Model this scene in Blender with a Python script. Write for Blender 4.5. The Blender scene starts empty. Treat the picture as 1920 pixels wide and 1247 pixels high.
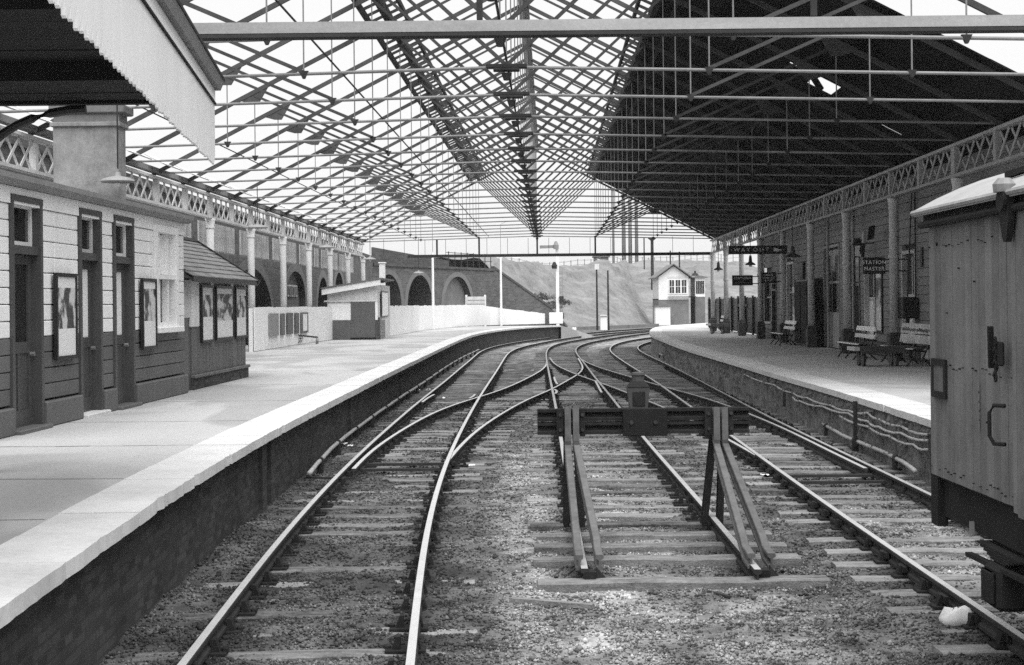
import bpy, math, random
import numpy as np
from mathutils import Vector, Matrix

random.seed(11)
rng = np.random.default_rng(11)
sc = bpy.context.scene
C = sc.collection

# ------------------------------------------------------------------ camera
F = 2838.0            # focal length in photograph pixels (1920 wide)
CH = 2.45             # eye height above the rail tops
ROLL = 0.010
cam_d = bpy.data.cameras.new('camera')
cam_d.sensor_width = 36.0
cam_d.lens = 36.0 * F / 1920.0
cam_d.shift_y = -52.8 / 1920.0
cam_d.clip_start = 0.1
cam_d.clip_end = 3000.0
cam = bpy.data.objects.new('camera', cam_d)
C.objects.link(cam)
rx = Vector((1, 0, -ROLL)).normalized()
ux = Vector((ROLL, 0, 1)).normalized()
bk = rx.cross(ux)
cam.matrix_world = Matrix(((rx.x, ux.x, bk.x, 0), (rx.y, ux.y, bk.y, 0), (rx.z, ux.z, bk.z, CH), (0, 0, 0, 1)))
sc.camera = cam

# ------------------------------------------------------------------ world, sun, exposure
SUN_EL, SUN_AZ = math.radians(66), math.radians(165)
w = bpy.data.worlds.new('World')
sc.world = w
w.use_nodes = True
nt = w.node_tree
nt.nodes.clear()
sky = nt.nodes.new('ShaderNodeTexSky')
sky.sky_type = 'NISHITA'
sky.sun_disc = False
sky.sun_elevation = SUN_EL
sky.sun_rotation = SUN_AZ
sky.air_density = 1.0
sky.dust_density = 3.0
bw = nt.nodes.new('ShaderNodeRGBToBW')
mixs = nt.nodes.new('ShaderNodeMix')          # even high cloud over the clear sky
mixs.data_type = 'FLOAT'
mixs.inputs[0].default_value = 0.8
mixs.inputs[3].default_value = 7.4
bg = nt.nodes.new('ShaderNodeBackground')
bg.inputs[1].default_value = 0.100
wo = nt.nodes.new('ShaderNodeOutputWorld')
nt.links.new(sky.outputs[0], bw.inputs[0])
nt.links.new(bw.outputs[0], mixs.inputs[2])
nt.links.new(mixs.outputs[0], bg.inputs[0])
nt.links.new(bg.outputs[0], wo.inputs[0])

sun_d = bpy.data.lights.new('sun', 'SUN')
sun_d.energy = 3.4
sun_d.angle = math.radians(75)
sun_d.color = (1, 1, 1)
sun = bpy.data.objects.new('sun', sun_d)
C.objects.link(sun)
sd = Vector((math.sin(SUN_AZ) * math.cos(SUN_EL), math.cos(SUN_AZ) * math.cos(SUN_EL), math.sin(SUN_EL)))
sun.rotation_euler = sd.to_track_quat('Z', 'Y').to_euler()

vs = sc.view_settings
vs.view_transform = 'Standard'
vs.look = 'None'
vs.exposure = 0.6
vs.gamma = 1.0
vs.use_curve_mapping = False
sc.cycles.max_bounces = 6
sc.cycles.diffuse_bounces = 4
sc.cycles.use_denoising = False
sc.cycles.use_adaptive_sampling = False

# ------------------------------------------------------------------ helpers
SH = 0.0247           # the shed runs this much to the right per metre away


def S(p):
    return (p[0] + SH * p[1], p[1], p[2])


def ab(x, y):
    dx, dy = x - 960.0, y - 570.7
    return dx - ROLL * dy, -ROLL * dx - dy


def P(x, y, z):
    a, b = ab(x, y)
    D = (z - CH) * F / b
    return Vector((a * D / F, D, z))


def PD(x, y, D):
    a, b = ab(x, y)
    return Vector((a * D / F, D, CH + b * D / F))


def VX(x, u):
    return F * u / (x - 1030.1)


def ZY(x, y, D):
    return CH + ab(x, y)[1] * D / F


WO = {}


class MB:
    def __init__(s):
        s.v, s.f, s.m = [], [], []

    def add(s, vs_, fs_, mi=0):
        n = len(s.v)
        s.v += [tuple(p) for p in vs_]
        for f in fs_:
            s.f.append(tuple(i + n for i in f))
            s.m.append(mi)
        return s

    def box(s, x0, x1, y0, y1, z0, z1, mi=0):
        x0, x1 = min(x0, x1), max(x0, x1)
        y0, y1 = min(y0, y1), max(y0, y1)
        z0, z1 = min(z0, z1), max(z0, z1)
        v = [(x0, y0, z0), (x1, y0, z0), (x1, y1, z0), (x0, y1, z0), (x0, y0, z1), (x1, y0, z1), (x1, y1, z1), (x0, y1, z1)]
        return s.add(v, [(3, 2, 1, 0), (4, 5, 6, 7), (0, 1, 5, 4), (1, 2, 6, 5), (2, 3, 7, 6), (3, 0, 4, 7)], mi)

    def bevbox(s, x0, x1, y0, y1, z0, z1, b=0.01, mi=0):
        x0, x1 = min(x0, x1), max(x0, x1)
        y0, y1 = min(y0, y1), max(y0, y1)
        v, f = [], []
        for (z, i) in ((z0, 0), (z0 + b, 1), (z1 - b, 1), (z1, 0)):
            c = b if i == 0 else 0
            e = b
            X0, X1, Y0, Y1 = x0 + c, x1 - c, y0 + c, y1 - c
            v += [(X0 + e, Y0, z), (X1 - e, Y0, z), (X1, Y0 + e, z), (X1, Y1 - e, z), (X1 - e, Y1, z), (X0 + e, Y1, z), (X0, Y1 - e, z), (X0, Y0 + e, z)]
        f.append(tuple(range(7, -1, -1)))
        for k in range(3):
            for i in range(8):
                j = (i + 1) % 8
                f.append((k * 8 + i, k * 8 + j, k * 8 + 8 + j, k * 8 + 8 + i))
        f.append(tuple(range(24, 32)))
        return s.add(v, f, mi)

    def bar(s, p, q, w_, h_=None, mi=0, up=(0, 0, 1)):
        p, q = Vector(p), Vector(q)
        h_ = h_ or w_
        d = (q - p).normalized()
        up = Vector(up)
        if abs(d.dot(up)) > 0.98:
            up = Vector((0, 1, 0))
        sx = d.cross(up).normalized() * (w_ / 2)
        sz = sx.cross(d).normalized() * (h_ / 2)
        v = [p - sx - sz, p + sx - sz, p + sx + sz, p - sx + sz, q - sx - sz, q + sx - sz, q + sx + sz, q - sx + sz]
        return s.add(v, [(0, 1, 2, 3), (7, 6, 5, 4), (1, 0, 4, 5), (2, 1, 5, 6), (3, 2, 6, 7), (0, 3, 7, 4)], mi)

    def tube(s, pts, r, n=8, mi=0, cap=True):
        pts = [Vector(p) for p in pts]
        rr = r if isinstance(r, (list, tuple)) else [r] * len(pts)
        v, f = [], []
        ref = None
        for i, p in enumerate(pts):
            d = (pts[min(i + 1, len(pts) - 1)] - pts[max(i - 1, 0)]).normalized()
            if ref is None or abs(ref.dot(d)) > 0.95:
                ref = Vector((0, 0, 1)) if abs(d.z) < 0.9 else Vector((1, 0, 0))
            a = d.cross(ref).normalized()
            b = a.cross(d).normalized()
            for k in range(n):
                t = 2 * math.pi * k / n
                v.append(p + a * math.cos(t) * rr[i] + b * math.sin(t) * rr[i])
        for i in range(len(pts) - 1):
            for k in range(n):
                j = (k + 1) % n
                f.append((i * n + k, i * n + j, (i + 1) * n + j, (i + 1) * n + k))
        if cap:
            f.append(tuple(range(n - 1, -1, -1)))
            f.append(tuple(range((len(pts) - 1) * n, len(pts) * n)))
        return s.add(v, f, mi)

    def lathe(s, prof, c=(0, 0, 0), n=14, mi=0):
        v, f = [], []
        for (r, z) in prof:
            for k in range(n):
                t = 2 * math.pi * k / n
                v.append((c[0] + r * math.cos(t), c[1] + r * math.sin(t), c[2] + z))
        for i in range(len(prof) - 1):
            for k in range(n):
                j = (k + 1) % n
                f.append((i * n + k, i * n + j, (i + 1) * n + j, (i + 1) * n + k))
        f.append(tuple(range(n - 1, -1, -1)))
        f.append(tuple(range((len(prof) - 1) * n, len(prof) * n)))
        return s.add(v, f, mi)

    def prism(s, pts, off, mi=0):
        n = len(pts)
        off = Vector(off)
        v = [Vector(p) for p in pts] + [Vector(p) + off for p in pts]
        f = [tuple(range(n - 1, -1, -1)), tuple(range(n, 2 * n))]
        for i in range(n):
            j = (i + 1) % n
            f.append((i, j, n + j, n + i))
        return s.add(v, f, mi)

    def quad(s, a, b, c, d, mi=0):
        return s.add([a, b, c, d], [(0, 1, 2, 3)], mi)

    def build(s, name, mats, parent=None, fn=None, smooth=False, origin=None):
        v = [fn(p) for p in s.v] if fn else s.v
        a = np.array([tuple(p) for p in v], dtype=float)
        lo, hi = a.min(0), a.max(0)
        o = np.array(origin if origin is not None else ((lo[0] + hi[0]) / 2, (lo[1] + hi[1]) / 2, lo[2]))
        me = bpy.data.meshes.new(name)
        me.from_pydata((a - o).tolist(), [], s.f)
        if not isinstance(mats, (list, tuple)):
            mats = [mats]
        for m in mats:
            me.materials.append(m)
        if len(mats) > 1:
            me.polygons.foreach_set('material_index', s.m)
        if smooth:
            me.polygons.foreach_set('use_smooth', [True] * len(me.polygons))
        fixn(me)
        ob = bpy.data.objects.new(name, me)
        C.objects.link(ob)
        WO[ob] = Vector(o)
        ob.location = Vector(o)
        if parent is not None:
            ob.parent = parent
            ob.location = Vector(o) - WO[parent]
        return ob


def fixn(me):
    import bmesh
    bm = bmesh.new()
    bm.from_mesh(me)
    bmesh.ops.recalc_face_normals(bm, faces=bm.faces)
    bm.to_mesh(me)
    bm.free()


def tag(o, label=None, cat=None, group=None, kind=None):
    if label:
        o['label'] = label
    if cat:
        o['category'] = cat
    if group:
        o['group'] = group
    if kind:
        o['kind'] = kind
    return o


def thing(name, label, cat, loc=(0, 0, 0), group=None):
    o = bpy.data.objects.new(name, None)
    o.empty_display_size = 0.2
    C.objects.link(o)
    o.location = loc
    WO[o] = Vector(loc)
    return tag(o, label, cat, group)


def struct(name, **k):
    o = bpy.data.objects.new(name, None)
    C.objects.link(o)
    WO[o] = Vector((0, 0, 0))
    o['kind'] = 'structure'
    return o


def sub(name, parent, loc=(0, 0, 0)):
    o = bpy.data.objects.new(name, None)
    C.objects.link(o)
    o.parent = parent
    o.location = Vector(loc) - WO[parent]
    WO[o] = Vector(loc)
    return o


def inst(src, loc, parent=None, rz=0.0, scale=None):
    o = src.copy()
    C.objects.link(o)
    o.parent = parent
    o.location = Vector(loc) - (WO[parent] if parent is not None else Vector((0, 0, 0)))
    o.rotation_euler = (0, 0, rz)
    if scale:
        o.scale = scale
    return o


# ------------------------------------------------------------------ materials (black and white)
MATS = {}


def mat(name, v, rough=0.85, var=0.25, scale=2.5, fine=45.0, bump=0.15, metal=0.0, rnd=0.12, stretch=(1, 1, 1), spec=0.35, streak=0.0, dist=0.01, mid=14.0, patch=0.0):
    m = bpy.data.materials.new(name)
    m.use_nodes = True
    n, L = m.node_tree.nodes, m.node_tree.links
    b = n['Principled BSDF']
    b.inputs['Roughness'].default_value = rough
    b.inputs['Metallic'].default_value = metal
    b.inputs['Specular IOR Level'].default_value = spec
    g = n.new('ShaderNodeNewGeometry')
    mp = n.new('ShaderNodeMapping')
    mp.inputs['Scale'].default_value = stretch
    L.new(g.outputs['Position'], mp.inputs['Vector'])
    n1 = n.new('ShaderNodeTexNoise')
    n1.inputs['Scale'].default_value = scale
    n1.inputs['Detail'].default_value = 5
    n1.inputs['Roughness'].default_value = 0.62
    n2 = n.new('ShaderNodeTexNoise')
    n2.inputs['Scale'].default_value = fine
    n2.inputs['Detail'].default_value = 3
    L.new(mp.outputs[0], n1.inputs['Vector'])
    L.new(g.outputs['Position'], n2.inputs['Vector'])

    def mth(op, a, c):
        q = n.new('ShaderNodeMath')
        q.operation = op
        for i, t in enumerate((a, c)):
            if isinstance(t, (int, float)):
                q.inputs[i].default_value = t
            else:
                L.new(t, q.inputs[i])
        return q.outputs[0]
    a = mth('MULTIPLY', mth('SUBTRACT', n1.outputs['Fac'], 0.5), 3.0 * var)
    c = mth('MULTIPLY', mth('SUBTRACT', n2.outputs['Fac'], 0.5), 1.2 * var)
    n4 = n.new('ShaderNodeTexNoise')
    n4.inputs['Scale'].default_value = mid
    n4.inputs['Detail'].default_value = 4
    n4.inputs['Roughness'].default_value = 0.7
    L.new(g.outputs['Position'], n4.inputs['Vector'])
    c = mth('ADD', c, mth('MULTIPLY', mth('SUBTRACT', n4.outputs['Fac'], 0.5), 1.6 * var))
    if patch:
        n5 = n.new('ShaderNodeTexNoise')
        n5.inputs['Scale'].default_value = 0.33
        n5.inputs['Detail'].default_value = 2
        n5.inputs['Distortion'].default_value = 0.8
        mp5 = n.new('ShaderNodeMapping')
        mp5.inputs['Scale'].default_value = (1.0, 0.55, 1.0)
        L.new(g.outputs['Position'], mp5.inputs['Vector'])
        L.new(mp5.outputs[0], n5.inputs['Vector'])
        rr_ = n.new('ShaderNodeMapRange')
        rr_.inputs['From Min'].default_value = 0.47
        rr_.inputs['From Max'].default_value = 0.53
        rr_.inputs['To Min'].default_value = -patch
        rr_.inputs['To Max'].default_value = patch
        L.new(n5.outputs['Fac'], rr_.inputs['Value'])
        c = mth('ADD', c, rr_.outputs[0])
    oi = n.new('ShaderNodeObjectInfo')
    d = mth('MULTIPLY', mth('SUBTRACT', oi.outputs['Random'], 0.5), 2 * rnd)
    t = mth('ADD', mth('ADD', a, c), mth('ADD', d, 1.0))
    if streak:
        n3 = n.new('ShaderNodeTexNoise')
        n3.inputs['Scale'].default_value = 1.0
        n3.inputs['Detail'].default_value = 4
        mp3 = n.new('ShaderNodeMapping')
        mp3.inputs['Scale'].default_value = (7, 7, 0.5)
        L.new(g.outputs['Position'], mp3.inputs['Vector'])
        L.new(mp3.outputs[0], n3.inputs['Vector'])
        t = mth('ADD', t, mth('MULTIPLY', mth('SUBTRACT', n3.outputs['Fac'], 0.5), 3.0 * streak))
    val = mth('MAXIMUM', mth('MULTIPLY', t, v), v * 0.15)
    L.new(val, b.inputs['Base Color'])
    if bump:
        bp = n.new('ShaderNodeBump')
        bp.inputs['Strength'].default_value = bump
        bp.inputs['Distance'].default_value = dist
        L.new(n2.outputs['Fac'], bp.inputs['Height'])
        L.new(bp.outputs[0], b.inputs['Normal'])
    MATS[name] = m
    return m


def brick_mat(name, v, mortar, axis='Y', sc_=1.0, var=0.5, patch=0.35):
    m = mat(name, v, rough=0.95, var=patch, scale=0.6, fine=18, bump=0.0)
    n, L = m.node_tree.nodes, m.node_tree.links
    b = n['Principled BSDF']
    old = b.inputs['Base Color'].links[0].from_socket
    g = n.new('ShaderNodeNewGeometry')
    sp = n.new('ShaderNodeSeparateXYZ')
    L.new(g.outputs['Position'], sp.inputs[0])
    cb = n.new('ShaderNodeCombineXYZ')
    L.new(sp.outputs[0 if axis == 'X' else 1], cb.inputs[0])
    L.new(sp.outputs[2], cb.inputs[1])
    br = n.new('ShaderNodeTexBrick')
    br.inputs['Scale'].default_value = 1.0
    br.inputs['Brick Width'].default_value = 0.23 * sc_
    br.inputs['Row Height'].default_value = 0.078 * sc_
    br.inputs['Mortar Size'].default_value = 0.009 * sc_
    br.inputs['Color1'].default_value = (1 - var, 1 - var, 1 - var, 1)
    br.inputs['Color2'].default_value = (1 + var * 0.6,) * 3 + (1,)
    br.inputs['Mortar'].default_value = (mortar / v,) * 3 + (1,)
    L.new(cb.outputs[0], br.inputs['Vector'])
    mx = n.new('ShaderNodeMix')
    mx.data_type = 'RGBA'
    mx.blend_type = 'MULTIPLY'
    mx.inputs[0].default_value = 1.0
    L.new(old, mx.inputs[6])
    L.new(br.outputs['Color'], mx.inputs[7])
    L.new(mx.outputs[2], b.inputs['Base Color'])
    bp = n.new('ShaderNodeBump')
    bp.inputs['Strength'].default_value = 0.6
    bp.inputs['Distance'].default_value = 0.01
    bp.invert = True
    L.new(br.outputs['Fac'], bp.inputs['Height'])
    L.new(bp.outputs[0], b.inputs['Normal'])
    return m


def attr_mat(name, mul=1.0, rough=0.95, fine=60, var=0.3):
    m = mat(name, 1.0, rough=rough, var=var, scale=3.5, fine=fine, bump=0.5, dist=0.02)
    n, L = m.node_tree.nodes, m.node_tree.links
    b = n['Principled BSDF']
    old = b.inputs['Base Color'].links[0].from_socket
    at = n.new('ShaderNodeAttribute')
    at.attribute_name = 'tone'
    q = n.new('ShaderNodeMath')
    q.operation = 'MULTIPLY'
    L.new(old, q.inputs[0])
    L.new(at.outputs['Fac'], q.inputs[1])
    q2 = n.new('ShaderNodeMath')
    q2.operation = 'MULTIPLY'
    q2.inputs[1].default_value = mul
    L.new(q.outputs[0], q2.inputs[0])
    L.new(q2.outputs[0], b.inputs['Base Color'])
    return m


def glass_mat(name, v=0.015, rough=0.08):
    m = mat(name, v, rough=rough, var=0.2, bump=0.02, spec=0.5, rnd=0.05)
    return m


def poster_mat(name, seed, light=0.7):
    """flat printed poster: pale paper, a grey picture in the middle"""
    m = bpy.data.materials.new(name)
    m.use_nodes = True
    n, L = m.node_tree.nodes, m.node_tree.links
    b = n['Principled BSDF']
    b.inputs['Roughness'].default_value = 0.5
    tc = n.new('ShaderNodeTexCoord')
    sp = n.new('ShaderNodeSeparateXYZ')
    L.new(tc.outputs['Generated'], sp.inputs[0])
    mp = n.new('ShaderNodeMapping')
    mp.inputs['Location'].default_value = (seed * 3.1, seed * 1.7, seed)
    mp.inputs['Scale'].default_value = (1, 1.6, 2.2)
    L.new(tc.outputs['Generated'], mp.inputs['Vector'])
    no = n.new('ShaderNodeTexNoise')
    no.inputs['Scale'].default_value = 1.7
    no.inputs['Detail'].default_value = 6
    L.new(mp.outputs[0], no.inputs['Vector'])
    pic = n.new('ShaderNodeValToRGB')
    e = pic.color_ramp.elements
    e[0].position = 0.46
    e[0].color = (0.05, 0.05, 0.05, 1)
    e[1].position = 0.56
    e[1].color = (0.55, 0.55, 0.55, 1)
    L.new(no.outputs['Fac'], pic.inputs[0])
    band = n.new('ShaderNodeValToRGB')
    band.color_ramp.interpolation = 'CONSTANT'
    be = band.color_ramp.elements
    be[0].position = 0.0
    be[0].color = (0, 0, 0, 1)
    be[1].position = 0.34 + 0.05 * (seed % 3)
    be[1].color = (1, 1, 1, 1)
    q = be.new(0.86 + 0.03 * (seed % 2))
    q.color = (0, 0, 0, 1)
    L.new(sp.outputs[2], band.inputs[0])
    mx = n.new('ShaderNodeMix')
    mx.data_type = 'RGBA'
    L.new(band.outputs[0], mx.inputs[0])
    mx.inputs[6].default_value = (light,) * 3 + (1,)
    L.new(pic.outputs[0], mx.inputs[7])
    L.new(mx.outputs[2], b.inputs['Base Color'])
    return m


M_iron = mat('dark_iron', 0.035, rough=0.8, spec=0.15, var=0.35, scale=3)
M_roofiron = mat('roof_iron', 0.07, rough=0.85, spec=0.1, var=0.4, scale=1.5)
M_tie = mat('pale_lit_rod', 0.19, rough=0.55, var=0.35, scale=2)  # the light along the rods' tops is put into this pale grey
M_white = mat('white_paint', 0.78, rough=0.6, var=0.08, scale=1.2, rnd=0.05, streak=0.06, bump=0.08)
M_whitewood = mat('white_wood', 0.78, rough=0.7, var=0.07, scale=0.8, streak=0.05, rnd=0.02, bump=0.1)
M_offwhite = mat('stained_white', 0.58, rough=0.8, var=0.22, scale=1.3, streak=0.15)
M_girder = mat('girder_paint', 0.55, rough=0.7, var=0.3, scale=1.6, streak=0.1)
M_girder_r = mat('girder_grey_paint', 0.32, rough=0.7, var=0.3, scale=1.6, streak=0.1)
M_render = mat('stained_render', 0.28, rough=0.92, var=0.45, scale=2.2, streak=0.12, bump=0.2)
M_brown = mat('dark_wall_paint', 0.105, rough=0.6, var=0.16, scale=2, streak=0.06)
M_door = mat('door_paint', 0.06, rough=0.45, var=0.2, scale=3)
M_doordark = mat('dark_door_paint', 0.014, rough=0.7, spec=0.1, var=0.3, scale=3)
M_cornice = mat('cornice_paint', 0.22, rough=0.7, var=0.2)
M_groove = mat('groove_shadow_wood', 0.05, rough=0.9)
M_greytimber = mat('weathered_timber', 0.30, rough=0.9, var=0.35, scale=3, stretch=(0.4, 0.4, 3))
M_screen = mat('screen_boards', 0.55, rough=0.9, var=0.25, scale=1.5, streak=0.35)
M_sleeper = mat('sleeper_wood', 0.17, rough=0.95, var=0.75, scale=5, fine=60, bump=0.5, rnd=0.45, stretch=(0.5, 3, 3), dist=0.02)
M_rust = mat('rail_rust', 0.038, rough=0.9, spec=0.15, var=0.3, scale=8)
M_railtop = mat('worn_rail_top', 0.62, rough=0.42, var=0.12, scale=4, metal=0.5, bump=0.04, rnd=0.08)
M_railtop_dull = mat('rusty_rail_top', 0.42, rough=0.6, var=0.2, scale=6, metal=0.2, bump=0.05, rnd=0.08)
M_chair = mat('chair_iron', 0.022, rough=0.9, spec=0.12, var=0.4, scale=12)
M_platform = mat('platform_surface', 0.34, rough=0.9, patch=0.13, var=0.2, scale=0.45, fine=30, bump=0.1, stretch=(1, 0.35, 1))
M_platform_r = mat('platform_surface_dark', 0.37, rough=0.9, patch=0.08, var=0.2, scale=0.8, fine=40, bump=0.1)
M_coping = mat('painted_coping', 0.56, rough=0.85, var=0.2, scale=1.5, fine=25, rnd=0.05)
M_pwall = brick_mat('sooty_platform_brick', 0.05, 0.04, 'Y', patch=0.5)
M_pwall_r = mat('mossy_platform_stone', 0.16, rough=0.95, var=0.75, scale=1.6, fine=14, bump=0.6, streak=0.5, dist=0.03)
M_viaduct = brick_mat('viaduct_brick', 0.12, 0.14, 'Y', sc_=2.0, var=0.35, patch=0.3)
M_viaduct_top = brick_mat('parapet_brick', 0.075, 0.09, 'Y', sc_=2.0, var=0.3, patch=0.35)
M_arch = mat('arch_ring_brick', 0.17, rough=0.95, var=0.2, scale=2)
M_infill = mat('arch_infill', 0.17, rough=0.95, var=0.35, scale=1.0)
M_dark = mat('plain_dark', 0.055, rough=0.95)  # even dark tone for the arch vaults, hut roof core and block foot
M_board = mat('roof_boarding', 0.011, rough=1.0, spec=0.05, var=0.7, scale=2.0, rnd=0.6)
M_slate = mat('grey_slate', 0.14, rough=0.65, var=0.2, scale=5, rnd=0.2)
M_rboard = mat('right_wall_board', 0.22, rough=0.8, var=0.1, scale=2.0, rnd=0.12, streak=0.08)
M_rwall = mat('right_wall_core', 0.06, rough=0.9)
M_column = mat('column_paint', 0.50, rough=0.6, var=0.15, scale=2)
M_colbase = mat('column_base_paint', 0.05, rough=0.6)
M_black = mat('black_enamel', 0.012, rough=0.4, var=0.2)
M_letter = mat('white_enamel', 0.75, rough=0.5, var=0.03)
M_van = mat('van_plank_paint', 0.14, rough=0.85, var=0.3, scale=2.2, fine=70, rnd=0.16, streak=0.22, spec=0.15, bump=0.2)
M_vanroof = mat('van_roof_canvas', 0.30, rough=0.9, var=0.2, scale=3)
M_vandark = mat('van_underframe', 0.02, rough=0.9, spec=0.12, var=0.4)
M_grass = mat('pale_grass', 0.165, rough=0.95, var=0.62, scale=0.35, fine=5.0, bump=0.5, dist=0.25, mid=1.6, stretch=(0.5, 1, 2.4))
M_scrub = mat('dark_scrub', 0.13, rough=0.95, var=0.4, scale=1)
M_ground = mat('earth', 0.18, rough=0.95, var=0.3, scale=0.4)
M_haze_brick = mat('distant_masonry', 0.13, rough=0.95, var=0.2, scale=0.3)
M_beam = mat('pale_beam_timber', 0.30, rough=0.85, var=0.3, scale=1.2, stretch=(0.35, 1, 3))
M_glass = glass_mat('dark_glass')
M_frost = mat('frosted_glass', 0.85, rough=0.35, var=0.06)
M_paper = mat('white_paper', 0.8, rough=0.9, var=0.05)
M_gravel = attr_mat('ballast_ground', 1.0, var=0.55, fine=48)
M_stone = attr_mat('ballast_stone', 1.0, var=0.15, fine=90)
M_steel = mat('painted_pipe', 0.34, rough=0.55, var=0.35, scale=6)
M_benchwood = mat('bench_white_slats', 0.82, rough=0.6, var=0.08)
M_barrow = mat('barrow_timber', 0.06, rough=0.8, var=0.3)
M_shade = mat('lamp_shade_enamel', 0.04, rough=0.4)
M_shadew = mat('pale_lamp_shade', 0.28, rough=0.5, var=0.1)
POST = [poster_mat('printed_poster_%s' % 'abcdefgh'[i], i) for i in range(8)]

# ------------------------------------------------------------------ rails digitised on the ground
R = {
    1: [(344.7, 1241), (413.4, 1141), (492.5, 1038), (568, 955.6), (628, 893), (690, 834), (748.6, 784), (790, 748.4), (832, 717), (863, 690), (884, 673.4), (902, 657.5), (925.8, 649), (951, 644), (980, 639), (1013, 634.8), (1046.7, 630.6), (1074, 626.8), (1109, 622.9), (1160, 618.6), (1217.5, 615)],
    2: [(769, 1244), (769.5, 1155), (776, 1093), (784.7, 1034.7), (796.7, 976), (815.6, 921), (832, 871.5), (857, 819), (873.7, 788), (898.7, 744), (932, 694), (946.7, 670), (957, 657.7), (980, 649), (1013, 642), (1046.7, 635.8), (1074, 631.7), (1109, 627.1), (1160, 622.3), (1217.5, 618.2)],
    3: [(663, 877.7), (675.6, 859), (698.5, 841), (727.7, 821.4), (759, 801.6), (790, 784), (832, 764), (873.7, 750.5), (907, 741), (932, 733.5), (959, 722.5), (984, 710.8), (1005, 700), (1017.5, 692), (1024.8, 683.8), (1025, 676)],
    4: [(836, 866), (848, 850), (863, 834), (884, 813), (911, 793), (942.5, 773), (967.5, 758.7), (996.7, 744), (1034, 729.6), (1059, 715), (1082, 702.5), (1091.5, 694), (1093, 687), (1089, 679.6), (1084, 671)],
    5: [(1096, 1066), (1076, 960), (1062, 890), (1052, 824), (1042.5, 763), (1034, 723), (1030, 702.5), (1026, 681.7), (1023.8, 667), (1024.5, 658), (1030, 650.4), (1046.7, 643.2), (1080, 637), (1121.7, 630.6), (1171.7, 624.4), (1217.5, 620.3)],
    6: [(1421, 1067), (1395, 1030), (1343.5, 975), (1292, 912), (1240, 861), (1203, 816), (1163, 765), (1140, 736), (1115, 706.7), (1096.7, 681.7), (1084, 667), (1078, 657.7), (1081, 650.4), (1094.6, 643.7), (1109, 640), (1140, 634.8), (1182, 628), (1217.5, 624)],
    7: [(1910, 1188), (1833, 1137), (1757, 1091.5), (1644, 1013), (1559, 949), (1508, 916), (1456.5, 880), (1420.6, 852), (1372, 816), (1280, 751.5), (1244.6, 725.4), (1213, 704.6), (1182, 685.8), (1157, 669), (1142.5, 657.5), (1144.6, 649.4), (1159, 642.3), (1182, 637), (1217.5, 632.3)],
    8: [(1739.6, 923.7), (1637.5, 874), (1550, 833), (1462.5, 792.5), (1375, 746), (1287.5, 700.6), (1244.6, 679.6), (1213, 665), (1196, 656), (1193, 649.5), (1205, 643.5), (1222, 639.5)],
    9: [(1418, 852), (1395, 839), (1364, 821), (1246.7, 763), (1213, 750), (1171.7, 733.8), (1130, 718), (1113, 712.5), (1084, 702.5), (1059, 692), (1040, 682), (1031, 670)],
    10: [(1623, 876), (1579, 856), (1521, 826), (1462.5, 798), (1404, 774), (1363, 758.5), (1316.7, 743), (1280, 733.5), (1238, 722.5), (1213, 714.5), (1182, 705.5), (1140, 693.5), (1109, 682.7), (1088, 672)],
}


def curve_from(pts3, step=0.8, smooth=20, ext0=0.0, ext1=0.0):
    p = np.array([[q[0], q[1]] for q in pts3], float)
    # chord-length Catmull-Rom
    out = []
    n = len(p)
    for i in range(n - 1):
        p0, p1, p2, p3 = p[max(i - 1, 0)], p[i], p[i + 1], p[min(i + 2, n - 1)]
        k = max(2, int(np.linalg.norm(p2 - p1) / 0.4))
        d1 = np.linalg.norm(p2 - p1)
        m1 = (p2 - p0) / max(np.linalg.norm(p2 - p0), 1e-6) * d1
        m2 = (p3 - p1) / max(np.linalg.norm(p3 - p1), 1e-6) * d1
        for t in np.linspace(0, 1, k, endpoint=False):
            out.append((2 * t**3 - 3 * t**2 + 1) * p1 + (t**3 - 2 * t**2 + t) * m1 + (-2 * t**3 + 3 * t**2) * p2 + (t**3 - t**2) * m2)
    out.append(p[-1])
    q = np.array(out)

    def resample(q):
        s = np.concatenate([[0], np.cumsum(np.linalg.norm(np.diff(q, axis=0), axis=1))])
        m = max(3, int(s[-1] / step))
        tt = np.linspace(0, s[-1], m)
        return np.stack([np.interp(tt, s, q[:, 0]), np.interp(tt, s, q[:, 1])], 1)
    q = resample(q)
    for _ in range(smooth):
        q[1:-1] = 0.5 * q[1:-1] + 0.25 * (q[:-2] + q[2:])
    if ext0:
        d = q[0] - q[min(4, len(q) - 1)]
        q = np.vstack([q[0] + d / np.linalg.norm(d) * ext0, q])
    if ext1:
        d = q[-1] - q[-5]
        q = np.vstack([q, q[-1] + d / np.linalg.norm(d) * ext1])
    return resample(q)


RC = {}
for k, pts in R.items():
    w3 = [P(x, y, 0.0) for x, y in pts]
    RC[k] = curve_from(w3, smooth=60 if k in (1, 2, 5, 6, 7, 8) else 12,
                       ext0={1: 4.5, 2: 4.5, 7: 3.0, 8: 11.0}.get(k, 0), ext1={1: 25, 2: 25, 5: 25, 6: 25, 7: 25, 8: 20}.get(k, 0))

PROF = [(-0.031, 0.0), (0.031, 0.0), (0.037, -0.008), (0.037, -0.036), (0.009, -0.05), (0.009, -0.104), (0.034, -0.118), (0.034, -0.145),
        (-0.034, -0.145), (-0.034, -0.118), (-0.009, -0.104), (-0.009, -0.05), (-0.037, -0.036), (-0.037, -0.008)]


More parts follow.
